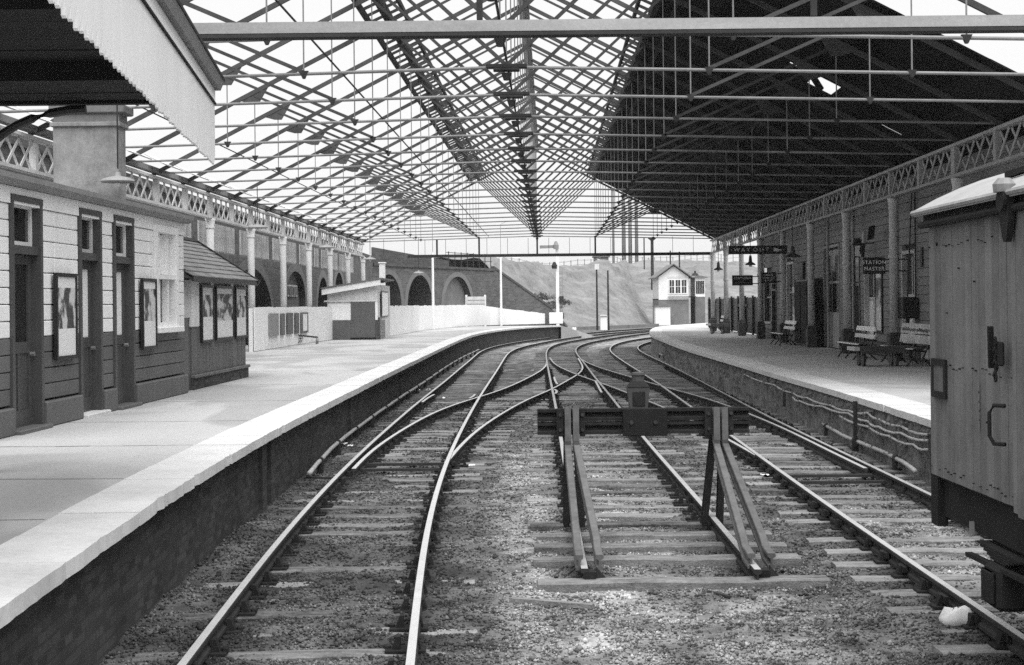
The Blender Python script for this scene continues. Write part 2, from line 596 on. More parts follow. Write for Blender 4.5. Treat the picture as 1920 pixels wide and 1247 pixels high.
def rail_mb(c, z=0.0, prof=PROF):
    mb = MB()
    n = len(prof)
    v, f, ms = [], [], []
    for i in range(len(c)):
        d = c[min(i + 1, len(c) - 1)] - c[max(i - 1, 0)]
        d = d / np.linalg.norm(d)
        nx, ny = d[1], -d[0]
        for (a, h) in prof:
            v.append((c[i][0] + nx * a, c[i][1] + ny * a, z + h))
    for i in range(len(c) - 1):
        for k in range(n):
            j = (k + 1) % n
            f.append((i * n + k, i * n + j, (i + 1) * n + j, (i + 1) * n + k))
            ms.append(0 if k == 0 else 1)
    f.append(tuple(range(n)))
    ms.append(1)
    f.append(tuple(range((len(c) - 1) * n, len(c) * n))[::-1])
    ms.append(1)
    mb.v, mb.f, mb.m = v, f, ms
    return mb


def interp_D(c, D):
    """x of a curve at depth D (curves go away from the camera first)"""
    o = np.argsort(c[:, 1])
    return float(np.interp(D, c[o, 1], c[o, 0]))


# platform edges
LE = [(13, 1136), (97, 1077), (176.6, 1021), (256, 961), (324, 918), (382.6, 881.5), (460, 837), (540, 793), (623.4, 752.6), (665, 731.8), (727.7, 700.5), (790, 671), (842, 646.5), (874, 632.7), (896, 625.8), (927.6, 619.9), (957, 616), (1007, 612), (1036, 610.3), (1052, 610.3)]
REd = [(1739.6, 786.7), (1637.5, 754.6), (1550, 728), (1462.5, 705), (1375, 678.7), (1287.5, 654), (1243.8, 638), (1220, 628), (1217.5, 622), (1222, 616.5), (1238, 612), (1280, 608.8)]
ZL, ZR = 0.85, 0.78
LEC = curve_from([P(x, y, ZL) for x, y in LE], smooth=25, ext0=9.0)
REC = curve_from([P(x, y, ZR) for x, y in REd], smooth=25, ext0=12.0, ext1=20)

# ------------------------------------------------------------------ ground and ballast
o = MB().quad((-400, -20, -0.30), (400, -20, -0.30), (400, 900, -0.30), (-400, 900, -0.30)).build('ground', M_ground)
tag(o, kind='structure')


def railmask(X, Y):
    """how oily a spot is: distance to the nearest rail of the three tracks"""
    d = np.full(X.shape, 9.0)
    for k in (1, 2, 5, 6, 7, 8, 3, 4, 9, 10):
        c = RC[k]
        oo = np.argsort(c[:, 1])
        xs = np.interp(Y, c[oo, 1], c[oo, 0], left=99, right=99)
        d = np.minimum(d, np.abs(X - xs))
    return d


def colx(k, Y):
    c = RC[k]
    oo = np.argsort(c[:, 1])
    return np.interp(Y, c[oo, 1], c[oo, 0])


def vnoise(X, Y, s, seed):
    r = np.random.default_rng(seed)
    g = r.random((256, 256))
    x, y = X * s, Y * s
    xi, yi = np.floor(x).astype(int), np.floor(y).astype(int)
    fx, fy = x - xi, y - yi
    fx, fy = fx * fx * (3 - 2 * fx), fy * fy * (3 - 2 * fy)
    G = lambda a, b: g[a % 256, b % 256]
    return (G(xi, yi) * (1 - fx) + G(xi + 1, yi) * fx) * (1 - fy) + (G(xi, yi + 1) * (1 - fx) + G(xi + 1, yi + 1) * fx) * fy


def ballast_tone(X, Y):
    d = railmask(X, Y)
    base = np.full(X.shape, 0.085)
    n1 = vnoise(X, Y, 0.9, 1)
    n2 = vnoise(X, Y, 3.1, 2)
    # clean pale gravel between the platform road and the stop block, and before the stop block
    a = np.clip((X - colx(2, Y) - 0.55) / 0.5, 0, 1) * np.clip((colx(5, np.maximum(Y, 14)) + 1.4 - X) / 0.9, 0, 1)
    a = a * np.clip((34 - Y) / 12, 0, 1)
    b = np.clip((14.6 - Y) / 1.5, 0, 1) * np.clip((X - colx(2, Y) - 0.6) / 0.5, 0, 1) * np.clip((3.3 - X) / 1.2, 0, 1)
    mid = np.clip((X - 0.6) / 0.3, 0, 1) * np.clip((2.7 - X) / 0.3, 0, 1) * np.clip((26 - Y) / 8, 0, 1)
    pale = np.maximum(np.maximum(a, b * 0.5), mid * 0.6)
    pale = np.clip(pale * (0.6 + 0.55 * n1), 0, 1)
    r7 = np.clip((X - colx(7, Y)) / 0.4, 0, 1) * np.clip((colx(8, Y) - X) / 0.3, 0, 1) * np.clip((20.5 - Y) / 2.5, 0, 1)
    pale = np.maximum(pale, r7 * 0.62 * (0.5 + n1))
    t = base * (1 - pale) + 0.235 * pale
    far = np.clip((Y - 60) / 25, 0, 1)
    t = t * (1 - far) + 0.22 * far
    oil = np.clip(1 - d / 0.42, 0, 1)
    t = t * (1 - 0.72 * oil)
    t *= (0.45 + 1.1 * n2) * (0.7 + 0.6 * vnoise(X, Y, 9.0, 4))
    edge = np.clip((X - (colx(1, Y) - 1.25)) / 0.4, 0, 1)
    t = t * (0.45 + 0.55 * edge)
    return np.clip(t, 0.02, 0.6)


gx, gy = np.arange(-4.6, 7.6, 0.12), np.concatenate([np.arange(6.5, 60, 0.13), np.arange(60, 175, 0.8)])
gx2 = np.concatenate([np.arange(-30, -4.6, 1.5), gx, np.arange(7.6, 45, 1.5)])
XX, YY = np.meshgrid(gx2, gy)
ZZ = -0.190 + 0.066 * (vnoise(XX, YY, 1.3, 5) - 0.5) + 0.035 * (vnoise(XX, YY, 5.5, 6) - 0.5)
ZZ = ZZ + 0.022 * (vnoise(XX, YY, 8.0, 7) - 0.5) - 0.075 * np.clip((XX - 2.42) / 0.15, 0, 1) * np.clip((3.0 - XX) / 0.2, 0, 1) * np.clip((YY - 13.2) / 0.3, 0, 1) * np.clip((17.8 - YY) / 1.5, 0, 1)
ZZ = np.where((XX < -4.6) | (XX > 7.6), -0.22, ZZ)
me = bpy.data.meshes.new('ballast_bed')
nx_, ny_ = len(gx2), len(gy)
idx = np.arange(nx_ * ny_).reshape(ny_, nx_)
quads = np.stack([idx[:-1, :-1], idx[:-1, 1:], idx[1:, 1:], idx[1:, :-1]], -1).reshape(-1, 4)
me.from_pydata(np.stack([XX, YY, ZZ], -1).reshape(-1, 3).tolist(), [], quads.tolist())
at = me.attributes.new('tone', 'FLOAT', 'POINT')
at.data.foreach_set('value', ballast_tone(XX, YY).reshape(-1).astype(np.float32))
me.materials.append(M_gravel)
me.polygons.foreach_set('use_smooth', [True] * len(me.polygons))
o = bpy.data.objects.new('ballast_bed', me)
C.objects.link(o)
tag(o, kind='structure')

# loose ballast stones
N = 150000
u1 = rng.random(N)
Dn = 8.5 / (1 - u1 * (1 - 8.5 / 42.0))
Xn = -3.6 + rng.random(N) * 10.2
keep = (Xn > colx(1, Dn) - 1.0) & (Xn < np.minimum(colx(8, np.maximum(Dn, 10)) + 0.5, 0.40 * Dn + 0.6))
Dn, Xn = Dn[keep], Xn[keep]
N = len(Dn)
sz = 0.0045 + 0.012 * rng.random(N) ** 3 + 0.00035 * Dn + np.where(rng.random(N) < 0.02, 0.014, 0.0)
tn = ballast_tone(Xn, Dn) * (0.35 + 1.7 * rng.random(N) ** 1.6)
octa = np.array([(1, 0, 0), (0, 1, 0), (-1, 0, 0), (0, -1, 0), (0, 0, 0.8), (0, 0, -0.6)], float)
of = np.array([(0, 1, 4), (1, 2, 4), (2, 3, 4), (3, 0, 4), (1, 0, 5), (2, 1, 5), (3, 2, 5), (0, 3, 5)])
jit = 1 + 0.7 * (rng.random((N, 6, 3)) - 0.5)
ang = rng.random(N) * 6.283
vv = octa[None] * jit * sz[:, None, None]
ca, sa = np.cos(ang)[:, None], np.sin(ang)[:, None]
vx = vv[..., 0] * ca - vv[..., 1] * sa
vy = vv[..., 0] * sa + vv[..., 1] * ca
zb = -0.190 + 0.066 * (vnoise(Xn, Dn, 1.3, 5) - 0.5) + 0.035 * (vnoise(Xn, Dn, 5.5, 6) - 0.5)
vv = np.stack([vx + Xn[:, None], vy + Dn[:, None], vv[..., 2] + zb[:, None] + sz[:, None] * 0.35], -1).reshape(-1, 3)
ff = (of[None] + (np.arange(N) * 6)[:, None, None]).reshape(-1)
me = bpy.data.meshes.new('ballast_stones')
me.vertices.add(len(vv))
me.vertices.foreach_set('co', vv.reshape(-1).astype(np.float32))
me.loops.add(len(ff))
me.loops.foreach_set('vertex_index', ff.astype(np.int32))
me.polygons.add(len(ff) // 3)
me.polygons.foreach_set('loop_start', np.arange(0, len(ff), 3, dtype=np.int32))
me.update(calc_edges=True)
at = me.attributes.new('tone', 'FLOAT', 'POINT')
at.data.foreach_set('value', np.repeat(np.clip(tn, 0.02, 0.7), 6).astype(np.float32))
me.materials.append(M_stone)
o = bpy.data.objects.new('ballast_stones', me)
C.objects.link(o)
tag(o, 'loose grey ballast stones strewn between the tracks', 'gravel', kind='stuff')

# ------------------------------------------------------------------ platforms


def strip(name, a, b, z0, z1, m, parent):
    """flat strip between two plan curves of equal length"""
    mb = MB()
    n = len(a)
    mb.add([(p[0], p[1], z0) for p in a] + [(p[0], p[1], z1) for p in b], [(i, i + 1, n + i + 1, n + i) for i in range(n - 1)])
    return mb.build(name, m, parent)


def offset(c, d):
    t = np.gradient(c, axis=0)
    t /= np.linalg.norm(t, axis=1)[:, None]
    return c + np.stack([t[:, 1], -t[:, 0]], 1) * d


# left platform: fence line behind it
FW = [P(470, 657.5, ZL) + Vector((.45, 0, 0)), P(612, 637, ZL) + Vector((.45, 0, 0)), P(728, 630.5, ZL), P(803, 618.5, ZL), P(898, 611, ZL), P(1024, 607.3, ZL)]
fence_c = curve_from(FW, step=0.8, smooth=8)
lp = struct('left_platform')
eo = LEC
inner = []
for p in LEC:
    y = p[1]
    # the back edge lies beyond the fence and the buildings
    xf = np.interp(y, [5, 50, 70, 85, 100, 112], [-13, -12.0, -10.6, -7.5, -6.2, -3.0])
    inner.append((min(xf, p[0] - 1.5), y))
strip('platform_surface', offset(eo, -0.62), np.array(inner), ZL, ZL, M_platform, lp)
wl = offset(eo, -0.20)
mb = MB()
n = len(wl)
zt = ZL - 0.09
mb.add([(p[0], p[1], -0.4) for p in wl] + [(p[0], p[1], zt) for p in wl], [(i, i + 1, n + i + 1, n + i) for i in range(n - 1)])
mb.build('platform_wall', M_pwall, lp)


def coping(c, z, w_, th, m, parent, every=1.15, side=-1):
    s = np.concatenate([[0], np.cumsum(np.linalg.norm(np.diff(c, axis=0), axis=1))])
    ci = offset(c, side * w_)
    k = 0.0
    while k < s[-1] - 0.2:
        k2 = min(k + every, s[-1])
        a, b = k + 0.004, k2 - 0.004
        g = lambda cc, t: np.array([np.interp(t, s, cc[:, 0]), np.interp(t, s, cc[:, 1])])
        j = lambda: random.uniform(-0.006, 0.006)
        q = [g(c, a), g(c, b), g(ci, b), g(ci, a)]
        dz = random.uniform(-0.004, 0.004)
        jj = j()
        bb = MB()
        oe = []
        for e_ in np.linspace(0, 1, 9):
            pt = g(c, a + (b - a) * e_)
            ii_ = g(ci, a + (b - a) * e_)
            nn = (pt - ii_) / np.linalg.norm(pt - ii_)
            ch_ = random.uniform(0, 0.012) + (random.uniform(0.01, 0.03) if random.random() < 0.12 else 0)
            oe.append(pt - nn * ch_)
        q = oe + [q[2], q[3]]
        bb.prism([(t[0], t[1], z - th) for t in q], (0, 0, th + 0.006 + dz))
        bb.build('coping_stone', m, parent)
        k = k2


coping(eo, ZL, 0.63, 0.10, M_coping, lp)
# buttress strips on the left platform wall and the end ramp
for D in (19.6, 20.3, 29.5, 41.0):
    x = interp_D(wl, D)
    MB().box(x - 0.06, x + 0.05, D - 0.16, D + 0.16, -0.4, zt).build('wall_pier', M_pwall, lp)
e0, e1 = eo[-1], eo[-6]
dr = (e0 - e1) / np.linalg.norm(e0 - e1)
nr = np.array([-dr[1], dr[0]])
mb = MB()
a, b = e0, e0 + nr * 5.0
c_, d_ = e0 + dr * 7 + nr * 5.0, e0 + dr * 7
mb.add([(a[0], a[1], ZL), (b[0], b[1], ZL), (c_[0], c_[1], -0.2), (d_[0], d_[1], -0.2), (a[0], a[1], -0.4), (b[0], b[1], -0.4), (c_[0], c_[1], -0.4), (d_[0], d_[1], -0.4)],
       [(0, 1, 2, 3), (0, 3, 7, 4), (1, 2, 6, 5), (3, 2, 6, 7)])
mb.build('end_ramp', M_platform, lp)

# tarred joints and repairs across the left paving
M_tar = mat('tarred_joint', 0.17, rough=0.9, var=0.3)
for D in (11.5, 14.2, 17.6, 21.3, 25.8, 31.0, 37.5, 45.0, 54.0):
    xa = interp_D(eo, D) - 0.66
    mb = MB()
    pts_ = []
    x_ = xa
    yy_ = D
    while x_ > xa - (3.2 if D < 30 else 5.5):
        pts_.append((x_, yy_))
        x_ -= 0.4
        yy_ += random.uniform(-0.03, 0.03)
    for (p_, q_) in zip(pts_[:-1], pts_[1:]):
        w0 = random.uniform(0.008, 0.02)
        mb.quad((p_[0], p_[1] - w0, ZL + .004), (p_[0], p_[1] + w0, ZL + .004), (q_[0], q_[1] + w0, ZL + .004), (q_[0], q_[1] - w0, ZL + .004))
    mb.build('tar_joint', M_tar, lp)
rp = struct('right_platform')
inner = []
for p in REC:
    inner.append((max(p[0] + 1.5, 14.0 + max(0, (p[1] - 60) * 0.35)), p[1]))
strip('platform_surface', offset(REC, 0.70), np.array(inner), ZR, ZR, M_platform_r, rp)
wr = offset(REC, 0.10)
mb = MB()
n = len(wr)
mb.add([(p[0], p[1], -0.4) for p in wr] + [(p[0], p[1], ZR - 0.09) for p in wr], [(i, i + 1, n + i + 1, n + i) for i in range(n - 1)])
mb.build('platform_wall', M_pwall_r, rp)
coping(REC, ZR, 0.71, 0.10, M_coping, rp, side=1)
# ragged weeds under the right coping
mb = MB()
for i in range(700):
    k = random.random() ** 1.6
    j = int(4 + k * 70)
    if j >= len(wr) - 2:
        continue
    p = wr[j] + (wr[j + 1] - wr[j]) * random.random()
    h = random.uniform(0.03, 0.16)
    z = random.choice([ZR - 0.12, ZR - 0.12, random.uniform(0, 0.5)])
    x, y = p[0] - 0.02, p[1]
    mb.add([(x, y - 0.03, z - h), (x - 0.05, y, z), (x, y + 0.03, z - h * 0.7), (x - 0.10, y + random.uniform(-.05, .05), z - h * 1.2)], [(0, 1, 2), (1, 3, 0), (1, 2, 3)])
o = mb.build('wall_weeds', M_scrub, rp)
o['kind'] = 'stuff'

# ------------------------------------------------------------------ tracks
sl_meshes = []
for k in range(5):
    mb = MB()
    v, f = [], []
    nseg = 7
    for i in range(nseg + 1):
        x = -1.3 + 2.6 * i / nseg
        jz = random.uniform(-0.008, 0.008)
        ww = 0.125 + random.uniform(-0.012, 0.012)
        v += [(x, -ww, -0.13), (x, ww, -0.13), (x, ww, -0.012 + jz), (x, ww - 0.016, jz), (x, -ww + 0.016, jz), (x, -ww, -0.012 + jz)]
    for i in range(nseg):
        for q in range(6):
            f.append((i * 6 + q, i * 6 + (q + 1) % 6, i * 6 + 6 + (q + 1) % 6, i * 6 + 6 + q))
    f.append(tuple(range(6)))
    f.append(tuple(range(nseg * 6, nseg * 6 + 6)))
    mb.add(v, f)
    o = mb.build('sleeper', M_sleeper, None, origin=(0, 0, 0))
    C.objects.unlink(o)
    sl_meshes.append(o)
mb = MB()
mb.bevbox(-0.155, 0.155, -0.085, 0.085, 0.0, 0.03, 0.006)
mb.prism([(-0.105, -0.045, 0.03), (-0.038, -0.045, 0.03), (-0.038, -0.045, 0.125), (-0.07, -0.045, 0.125)], (0, 0.09, 0))
mb.prism([(0.12, -0.05, 0.03), (0.076, -0.05, 0.03), (0.076, -0.05, 0.12), (0.095, -0.05, 0.12)], (0, 0.10, 0))
mb.box(0.038, 0.074, -0.11, 0.11, 0.06, 0.115)
mb.lathe([(0.03, 0.03), (0.03, 0.05), (0.012, 0.06)], (-0.14, 0.0, 0), 6)
chair0 = mb.build('rail_chair', M_chair, None, origin=(0, 0, 0))
C.objects.unlink(chair0)


def nearest(c, p):
    d = ((c - p) ** 2).sum(1)
    i = int(d.argmin())
    return c[i]


def lay_track(name, label, ka, kb, d0, d1, matr=(M_railtop, M_rust), zoff=0.0, spacing=0.76, slz=-0.165, length=1.0, chairs_to=58, first=None, group=None):
    a, b = RC[ka], RC[kb]
    t = thing(name, label, 'railway track', (float((a[0][0] + b[0][0]) / 2), float(a[0][1]), -0.17), group)
    for i, c in enumerate((a, b)):
        rail_mb(c, zoff - 0.003 * i).build('rail', list(matr), t)
    s = np.concatenate([[0], np.cumsum(np.linalg.norm(np.diff(a, axis=0), axis=1))])
    pos = 0.2
    j = 0
    while pos < s[-1]:
        pa = np.array([np.interp(pos, s, a[:, 0]), np.interp(pos, s, a[:, 1])])
        pos += spacing * random.uniform(0.95, 1.05)
        if pa[1] < d0 or pa[1] > d1:
            continue
        pb = nearest(b, pa)
        # refine on the segment
        g = np.linalg.norm(pb - pa)
        if g > 2.6 or g < 0.9:
            continue
        q = (pa + pb) / 2
        # direction from the rail itself
        ii = int(np.clip(np.searchsorted(s, pos), 2, len(a) - 3))
        dv = a[ii + 2] - a[ii - 2]
        dv = dv / np.linalg.norm(dv)
        nv = np.array([dv[1], -dv[0]])
        q = pa + nv * 0.75
        ang = math.atan2(nv[1], nv[0]) + random.uniform(-0.012, 0.012)
        z = slz + random.uniform(-0.014, 0.010)
        lx = length * random.uniform(0.97, 1.03)
        sl = inst(sl_meshes[random.randrange(5)], (q[0] + random.uniform(-.03, .03), q[1], z), t, ang, (lx, random.uniform(0.92, 1.1), 1))
        WO[sl] = Vector((q[0], q[1], z))
        if pa[1] < chairs_to:
            for sg in (-1, 1):
                ch = chair0.copy()
                C.objects.link(ch)
                ch.parent = sl
                ch.location = (sg * 0.75 / lx, 0, 0.0)
                ch.scale = (sg * 1.0, 1.0, 1.0)
        j += 1
    return t


t1 = lay_track('railway_track', 'curving track with bright rails alongside the left platform', 1, 2, 7.5, 150, chairs_to=60, slz=-0.181)
t2 = lay_track('railway_track', 'middle track with dull rails ending at the buffer stop', 5, 6, 17.6, 120, (M_railtop_dull, M_rust), chairs_to=60)
t3 = lay_track('railway_track', 'track with the wooden van on it alongside the right platform', 7, 8, 9.5, 110, chairs_to=60)
x1 = lay_track('crossover_track', 'crossover from the left platform track to the middle track', 3, 4, 24, 62, (M_railtop, M_rust), zoff=-0.007, slz=-0.172, chairs_to=60, length=1.05)
x2 = lay_track('crossover_track', 'crossover from the middle track to the right platform track behind the buffer stop', 9, 10, 24, 66, (M_railtop_dull, M_rust), zoff=-0.010, slz=-0.176, chairs_to=60, length=1.05)
for y_, zt__, xo in ((1086, -0.10, 0.02), (1044, -0.115, 0.0), (1020, -0.125, 0.02), (999, -0.13, 0.0), (979, -0.14, 0.0)):
    p = P(1270, y_, zt__)
    sl = inst(sl_meshes[int(y_) % 5], (1.53 + xo, p.y, zt__), t2, random.uniform(-.012, .012), (1.03, 1.0, 1))
    WO[sl] = Vector((1.53, p.y, zt__))
# check rails beside the crossings
for (t, pts) in ((t1, [(792, 752.6), (802, 745), (814, 738.5)]), (t2, [(1116, 712.5), (1121, 722), (1128, 735)]), (t2, [(1039, 706), (1041, 713), (1045, 719.5)]), (x1, [(1040, 729), (1046, 733), (1041, 737)]), (t1, [(880, 746), (889, 742), (891, 738)])):
    c = curve_from([P(x, y, 0) for x, y in pts], step=0.5, smooth=1)
    rail_mb(c, -0.012).build('check_rail', [M_railtop, M_rust], t)
# point blades: stretcher bars near the left switch
for D in (23.6, 24.4):
    xa, xb = interp_D(RC[1], D), interp_D(RC[2], D)
    MB().box(xa + 0.05, xb - 0.05, D - 0.05, D + 0.05, -0.13, -0.09).build('stretcher_bar', M_iron, t1)
for D in (21.4, 22.2):
    xa, xb = interp_D(RC[7], D), interp_D(RC[8], D)
    MB().box(xa + 0.05, xb - 0.05, D - 0.05, D + 0.05, -0.13, -0.09).build('stretcher_bar', M_iron, t3)


def pipe(name, label, pts, z, r, m, collars=(), posts=None):
    w3 = [P(x, y, z) + Vector((0.10 if x < 900 else 0, 0, 0)) for x, y in pts]
    c = curve_from(w3, step=0.6, smooth=3)
    t = thing(name, label, 'pipe', (float(c[0][0]), float(c[0][1]), z))
    MB().tube([(p[0], p[1], z + random.uniform(-.006, .006)) for p in c], r, 8).build('pipe_run', m, t, smooth=True)
    for k in range(3, len(c) - 1, 5):
        p = c[k]
        d = c[k + 1] - c[k]
        d /= np.linalg.norm(d)
        MB().tube([(p[0] - d[0] * .06, p[1] - d[1] * .06, z), (p[0] + d[0] * .06, p[1] + d[1] * .06, z)], r * 1.7, 8).build('collar', M_iron, t)
        MB().box(p[0] - 0.05, p[0] + 0.05, p[1] - 0.05, p[1] + 0.05, -0.25, z - r).build('support', M_iron, t)
    return t


tp = pipe('point_rodding', 'pale jointed rod running along the foot of the left platform', [(567, 888), (586, 866), (611, 840), (640, 817), (675.6, 791), (711, 767), (748.6, 742), (790, 716), (832, 688), (863, 670), (894.5, 655.5)], 0.02, 0.035, M_steel)
pp = pipe('point_rodding', 'rusty jointed rod running along the foot of the right platform', [(1716, 884), (1696, 867), (1637.5, 839), (1585, 819), (1532.5, 789.6), (1462.5, 759), (1404, 737), (1346, 712), (1287.5, 687.5), (1235, 663)], 0.02, 0.035, M_steel)
p = P(567, 888, 0.0)
tag(MB().bar((p.x + 0.05, p.y, -0.06), (p.x + 0.75, p.y, -0.08), 0.03, 0.03).bevbox(p.x + 0.5, p.x + 0.62, p.y - 0.08, p.y + 0.08, -0.22, -0.06).build('point_crank', M_iron), 'low iron crank at the near end of the left rod', 'crank')


# cables along the right platform face
def face_pts(imgpts, off):
    out = []
    for x, y in imgpts:
        # on the wall plane: find depth where the wall curve projects to x
        best = min(range(len(wr)), key=lambda i: abs(960 + F * wr[i][0] / wr[i][1] - x))
        D = wr[best][1]
        q = PD(x, y, D)
        out.append((wr[best][0] - off, D, q.z))
    return out


for pts, lab in (([(1738, 815), (1700, 799), (1660, 785), (1625, 774), (1600, 770), (1560, 760), (1520, 746), (1496, 737), (1462, 722), (1400, 703), (1330, 678)], 'topmost pale cable sagging along the right platform wall'),
                 ([(1738, 826), (1700, 812), (1660, 800), (1625, 790), (1590, 775), (1550, 762), (1510, 752), (1498, 745)], 'second pale cable sagging along the right platform wall'),
                 ([(1738, 843), (1710, 834), (1670, 818), (1630, 800), (1585, 780)], 'lowest and shortest cable sagging along the right platform wall')):
    fp = face_pts(pts, 0.08)
    fp2 = [fp[0]]
    for a_, b_ in zip(fp[:-1], fp[1:]):
        for t_ in (1 / 3, 2 / 3, 1):
            q = Vector(a_).lerp(Vector(b_), t_)
            sag = 0.035 * math.sin(math.pi * t_) if t_ < 1 else 0
            fp2.append((q.x, q.y, q.z - sag))
    tag(MB().tube(fp2, 0.022, 6).build('cable', M_steel, smooth=True), lab, 'cable')
for x, y0, y1, lab in ((1624, 752, 835, 'iron stake by the cables on the right platform wall near the van'), (1484, 735, 762, 'small iron stake farther along the right platform wall')):
    best = min(range(len(wr)), key=lambda i: abs(960 + F * wr[i][0] / wr[i][1] - x))
    D, X = wr[best][1], wr[best][0]
    tag(MB().box(X - 0.16, X - 0.10, D - 0.03, D + 0.03, ZY(x, y1, D), ZY(x, y0, D)).build('cable_stake', M_iron), lab, 'stake')

# ------------------------------------------------------------------ buffer stop
bs = thing('buffer_stop', 'dark rail built buffer stop at the end of the middle track', 'buffer stop', (1.5, 17.0, -0.15))
DB = 17.15


def bull(p, q, flat=False, sc_=1.0):
    """bullhead rail section swept between points"""
    pts = [Vector(t) for t in (p if isinstance(p, list) else [p, q])]
    mb = MB()
    n = len(PROF)
    v, f = [], []
    for i, c in enumerate(pts):
        d = (pts[min(i + 1, len(pts) - 1)] - pts[max(i - 1, 0)]).normalized()
        side = Vector((1, 0, 0)) if abs(d.x) < 0.8 else Vector((0, 0, 1))
        up = side.cross(d).normalized()
        if abs(d.x) < 0.8 and up.z < 0 and abs(d.z) < 0.9:
            up = -up
        for (a, h) in PROF:
            v.append(c + side * a * sc_ + up * (h + 0.07) * sc_)
    for i in range(len(pts) - 1):
        for k in range(n):
            j = (k + 1) % n
            f.append((i * n + k, i * n + j, (i + 1) * n + j, (i + 1) * n + k))
    f.append(tuple(range(n)))
    f.append(tuple(range((len(pts) - 1) * n, len(pts) * n))[::-1])
    mb.add(v, f)
    return mb


M_leg = mat('weathered_lit_leg_steel', 0.10, rough=0.7, var=0.4, scale=6)  # worn grey, lightened to carry the light on the leg tops
XL, XR = 0.66, 2.33
x0_, x1_ = 0.275, 2.67
for zz in (1.19, 1.04):
    bb = MB()
    bb.box(x0_, x1_, DB, DB + 0.02, zz - 0.02, zz + 0.02)
    bb.prism([(x0_, DB - 0.02, zz + 0.02), (x0_, DB - 0.05, zz + 0.035), (x0_, DB - 0.05, zz + 0.068), (x0_, DB + 0.09, zz + 0.068), (x0_, DB + 0.09, zz + 0.035), (x0_, DB + 0.03, zz + 0.02)], (x1_ - x0_, 0, 0))
    bb.prism([(x0_, DB - 0.02, zz - 0.02), (x0_, DB - 0.05, zz - 0.035), (x0_, DB - 0.05, zz - 0.068), (x0_, DB + 0.09, zz - 0.068), (x0_, DB + 0.09, zz - 0.035), (x0_, DB + 0.03, zz - 0.02)], (x1_ - x0_, 0, 0))
    bb.build('buffer_rail', M_chair, bs)
mb = MB().bevbox(1.235, 1.735, DB - 0.13, DB - 0.055, 0.955, 1.265, 0.008)
mb.build('buffer_plate', M_doordark, bs)
for bx_ in (1.33, 1.60):
    MB().tube([(bx_, DB - 0.16, 1.11), (bx_, DB - 0.12, 1.11)], 0.025, 6).build('bolt', M_iron, bs)
for X, nm in ((XL, 'l'), (XR, 'r')):
    dx = 0.06
    Xf = X + (0.04 if nm == 'l' else -0.02)
    for sg in (-1, 1):
        # bent front leg: vertical on the beam, slanting towards the camera, flattened onto the sleepers
        foot = Xf + sg * 0.095
        pts = [(X + sg * 0.046, DB - 0.10, 1.27), (X + sg * 0.046, DB - 0.12, 0.90), (X + sg * 0.050, DB - 0.17, 0.80), (foot, 14.66, 0.12), (foot, 14.50, 0.05), (foot, 14.15, 0.03)]
        bull(pts, None).build('bent_leg', M_leg, bs)
        # rear strut
        bull([(X + sg * 0.05, DB + 0.10, 0.95), (X + sg * 0.09 + (0.03 if nm == 'l' else -0.06), DB + 0.25, -0.10)], None).build('rear_post', M_chair, bs)
    MB().bevbox(X - 0.17, X - 0.09, DB - 0.12, DB - 0.05, 0.955, 1.27, 0.006).bevbox(X + 0.09, X + 0.15, DB - 0.12, DB - 0.05, 0.955, 1.27, 0.006).build('clamp_block', M_chair, bs)
    for z in (1.20, 1.03):
        for sx_ in (-0.13, 0.12):
            MB().tube([(X + sx_, DB - 0.15, z), (X + sx_, DB - 0.12, z)], 0.02, 6).build('bolt', M_rust, bs)
    MB().box(Xf - 0.05, Xf + 0.05, 13.98, 14.12, -0.16, -0.03).prism([(Xf + 0.05, 14.0, -0.16), (Xf + 0.2, 14.05, -0.16), (Xf + 0.06, 14.05, 0.0)], (0, 0.06, 0)).build('rail_end_chair', M_chair, bs)

lt = thing('buffer_lamp', 'dark lantern standing on the buffer stop beam', 'lantern', (1.42, DB + 0.02, 1.262))
cx_, cy_ = 1.42, DB + 0.02
MB().prism([(cx_ - .10, cy_ - .10, 1.262), (cx_ + .10, cy_ - .10, 1.262), (cx_ + .125, cy_ - .10, 1.50), (cx_ - .125, cy_ - .10, 1.50)], (0, 0.2, 0)).build('lamp_body', M_barrow, lt)
MB().prism([(cx_ - .125, cy_ - .11, 1.503), (cx_ + .125, cy_ - .11, 1.503), (cx_ + .075, cy_ - .07, 1.565), (cx_ - .075, cy_ - .07, 1.565)], (0, 0.18, 0)).build('lamp_top', M_chair, lt)
MB().lathe([(0.07, 1.565), (0.07, 1.63), (0.085, 1.635), (0.08, 1.66), (0.03, 1.67)], (cx_, cy_, 0), 10).build('lamp_cowl', M_barrow, lt, smooth=False)
MB().bevbox(cx_ - .07, cx_ + .07, cy_ - .115, cy_ - .101, 1.29, 1.45, .004).build('lamp_door', M_chair, lt)

# ------------------------------------------------------------------ train shed
UE_L, UE_R, UA = -10.8, 9.45, -0.675
PAN = 3.375
ZE, ZM, ZLn, ZA = 6.12, 7.87, 9.62, 11.37
TD = [21.9 + 3.3 * k for k in range(-2, 21)]


def tz(u):
    return 6.40 - 0.024 * abs(u - UA)


shed = thing('train_shed_roof', 'wide iron trussed train shed roof, glass gone on the left, dark boards on the right', 'roof', S((UA, 52, ZE)))
nodes_u = {'EL': UE_L, 'ML': UA - 2 * PAN, 'LL': UA - PAN, 'A': UA, 'LR': UA + PAN, 'MR': UA + 2 * PAN, 'ER': UE_R}


def tmb(fn):
    m_ = MB()
    fn(m_)
    return m_


def b3(m_, u0, z0, u1, z1, w_, h_):
    m_.bar((u0, 0, z0), (u1, 0, z1), w_, h_)


parts = {}


def proto(name, mb_, m_):
    o_ = mb_.build(name, m_, None, origin=(0, 0, 0))
    C.objects.unlink(o_)
    return o_


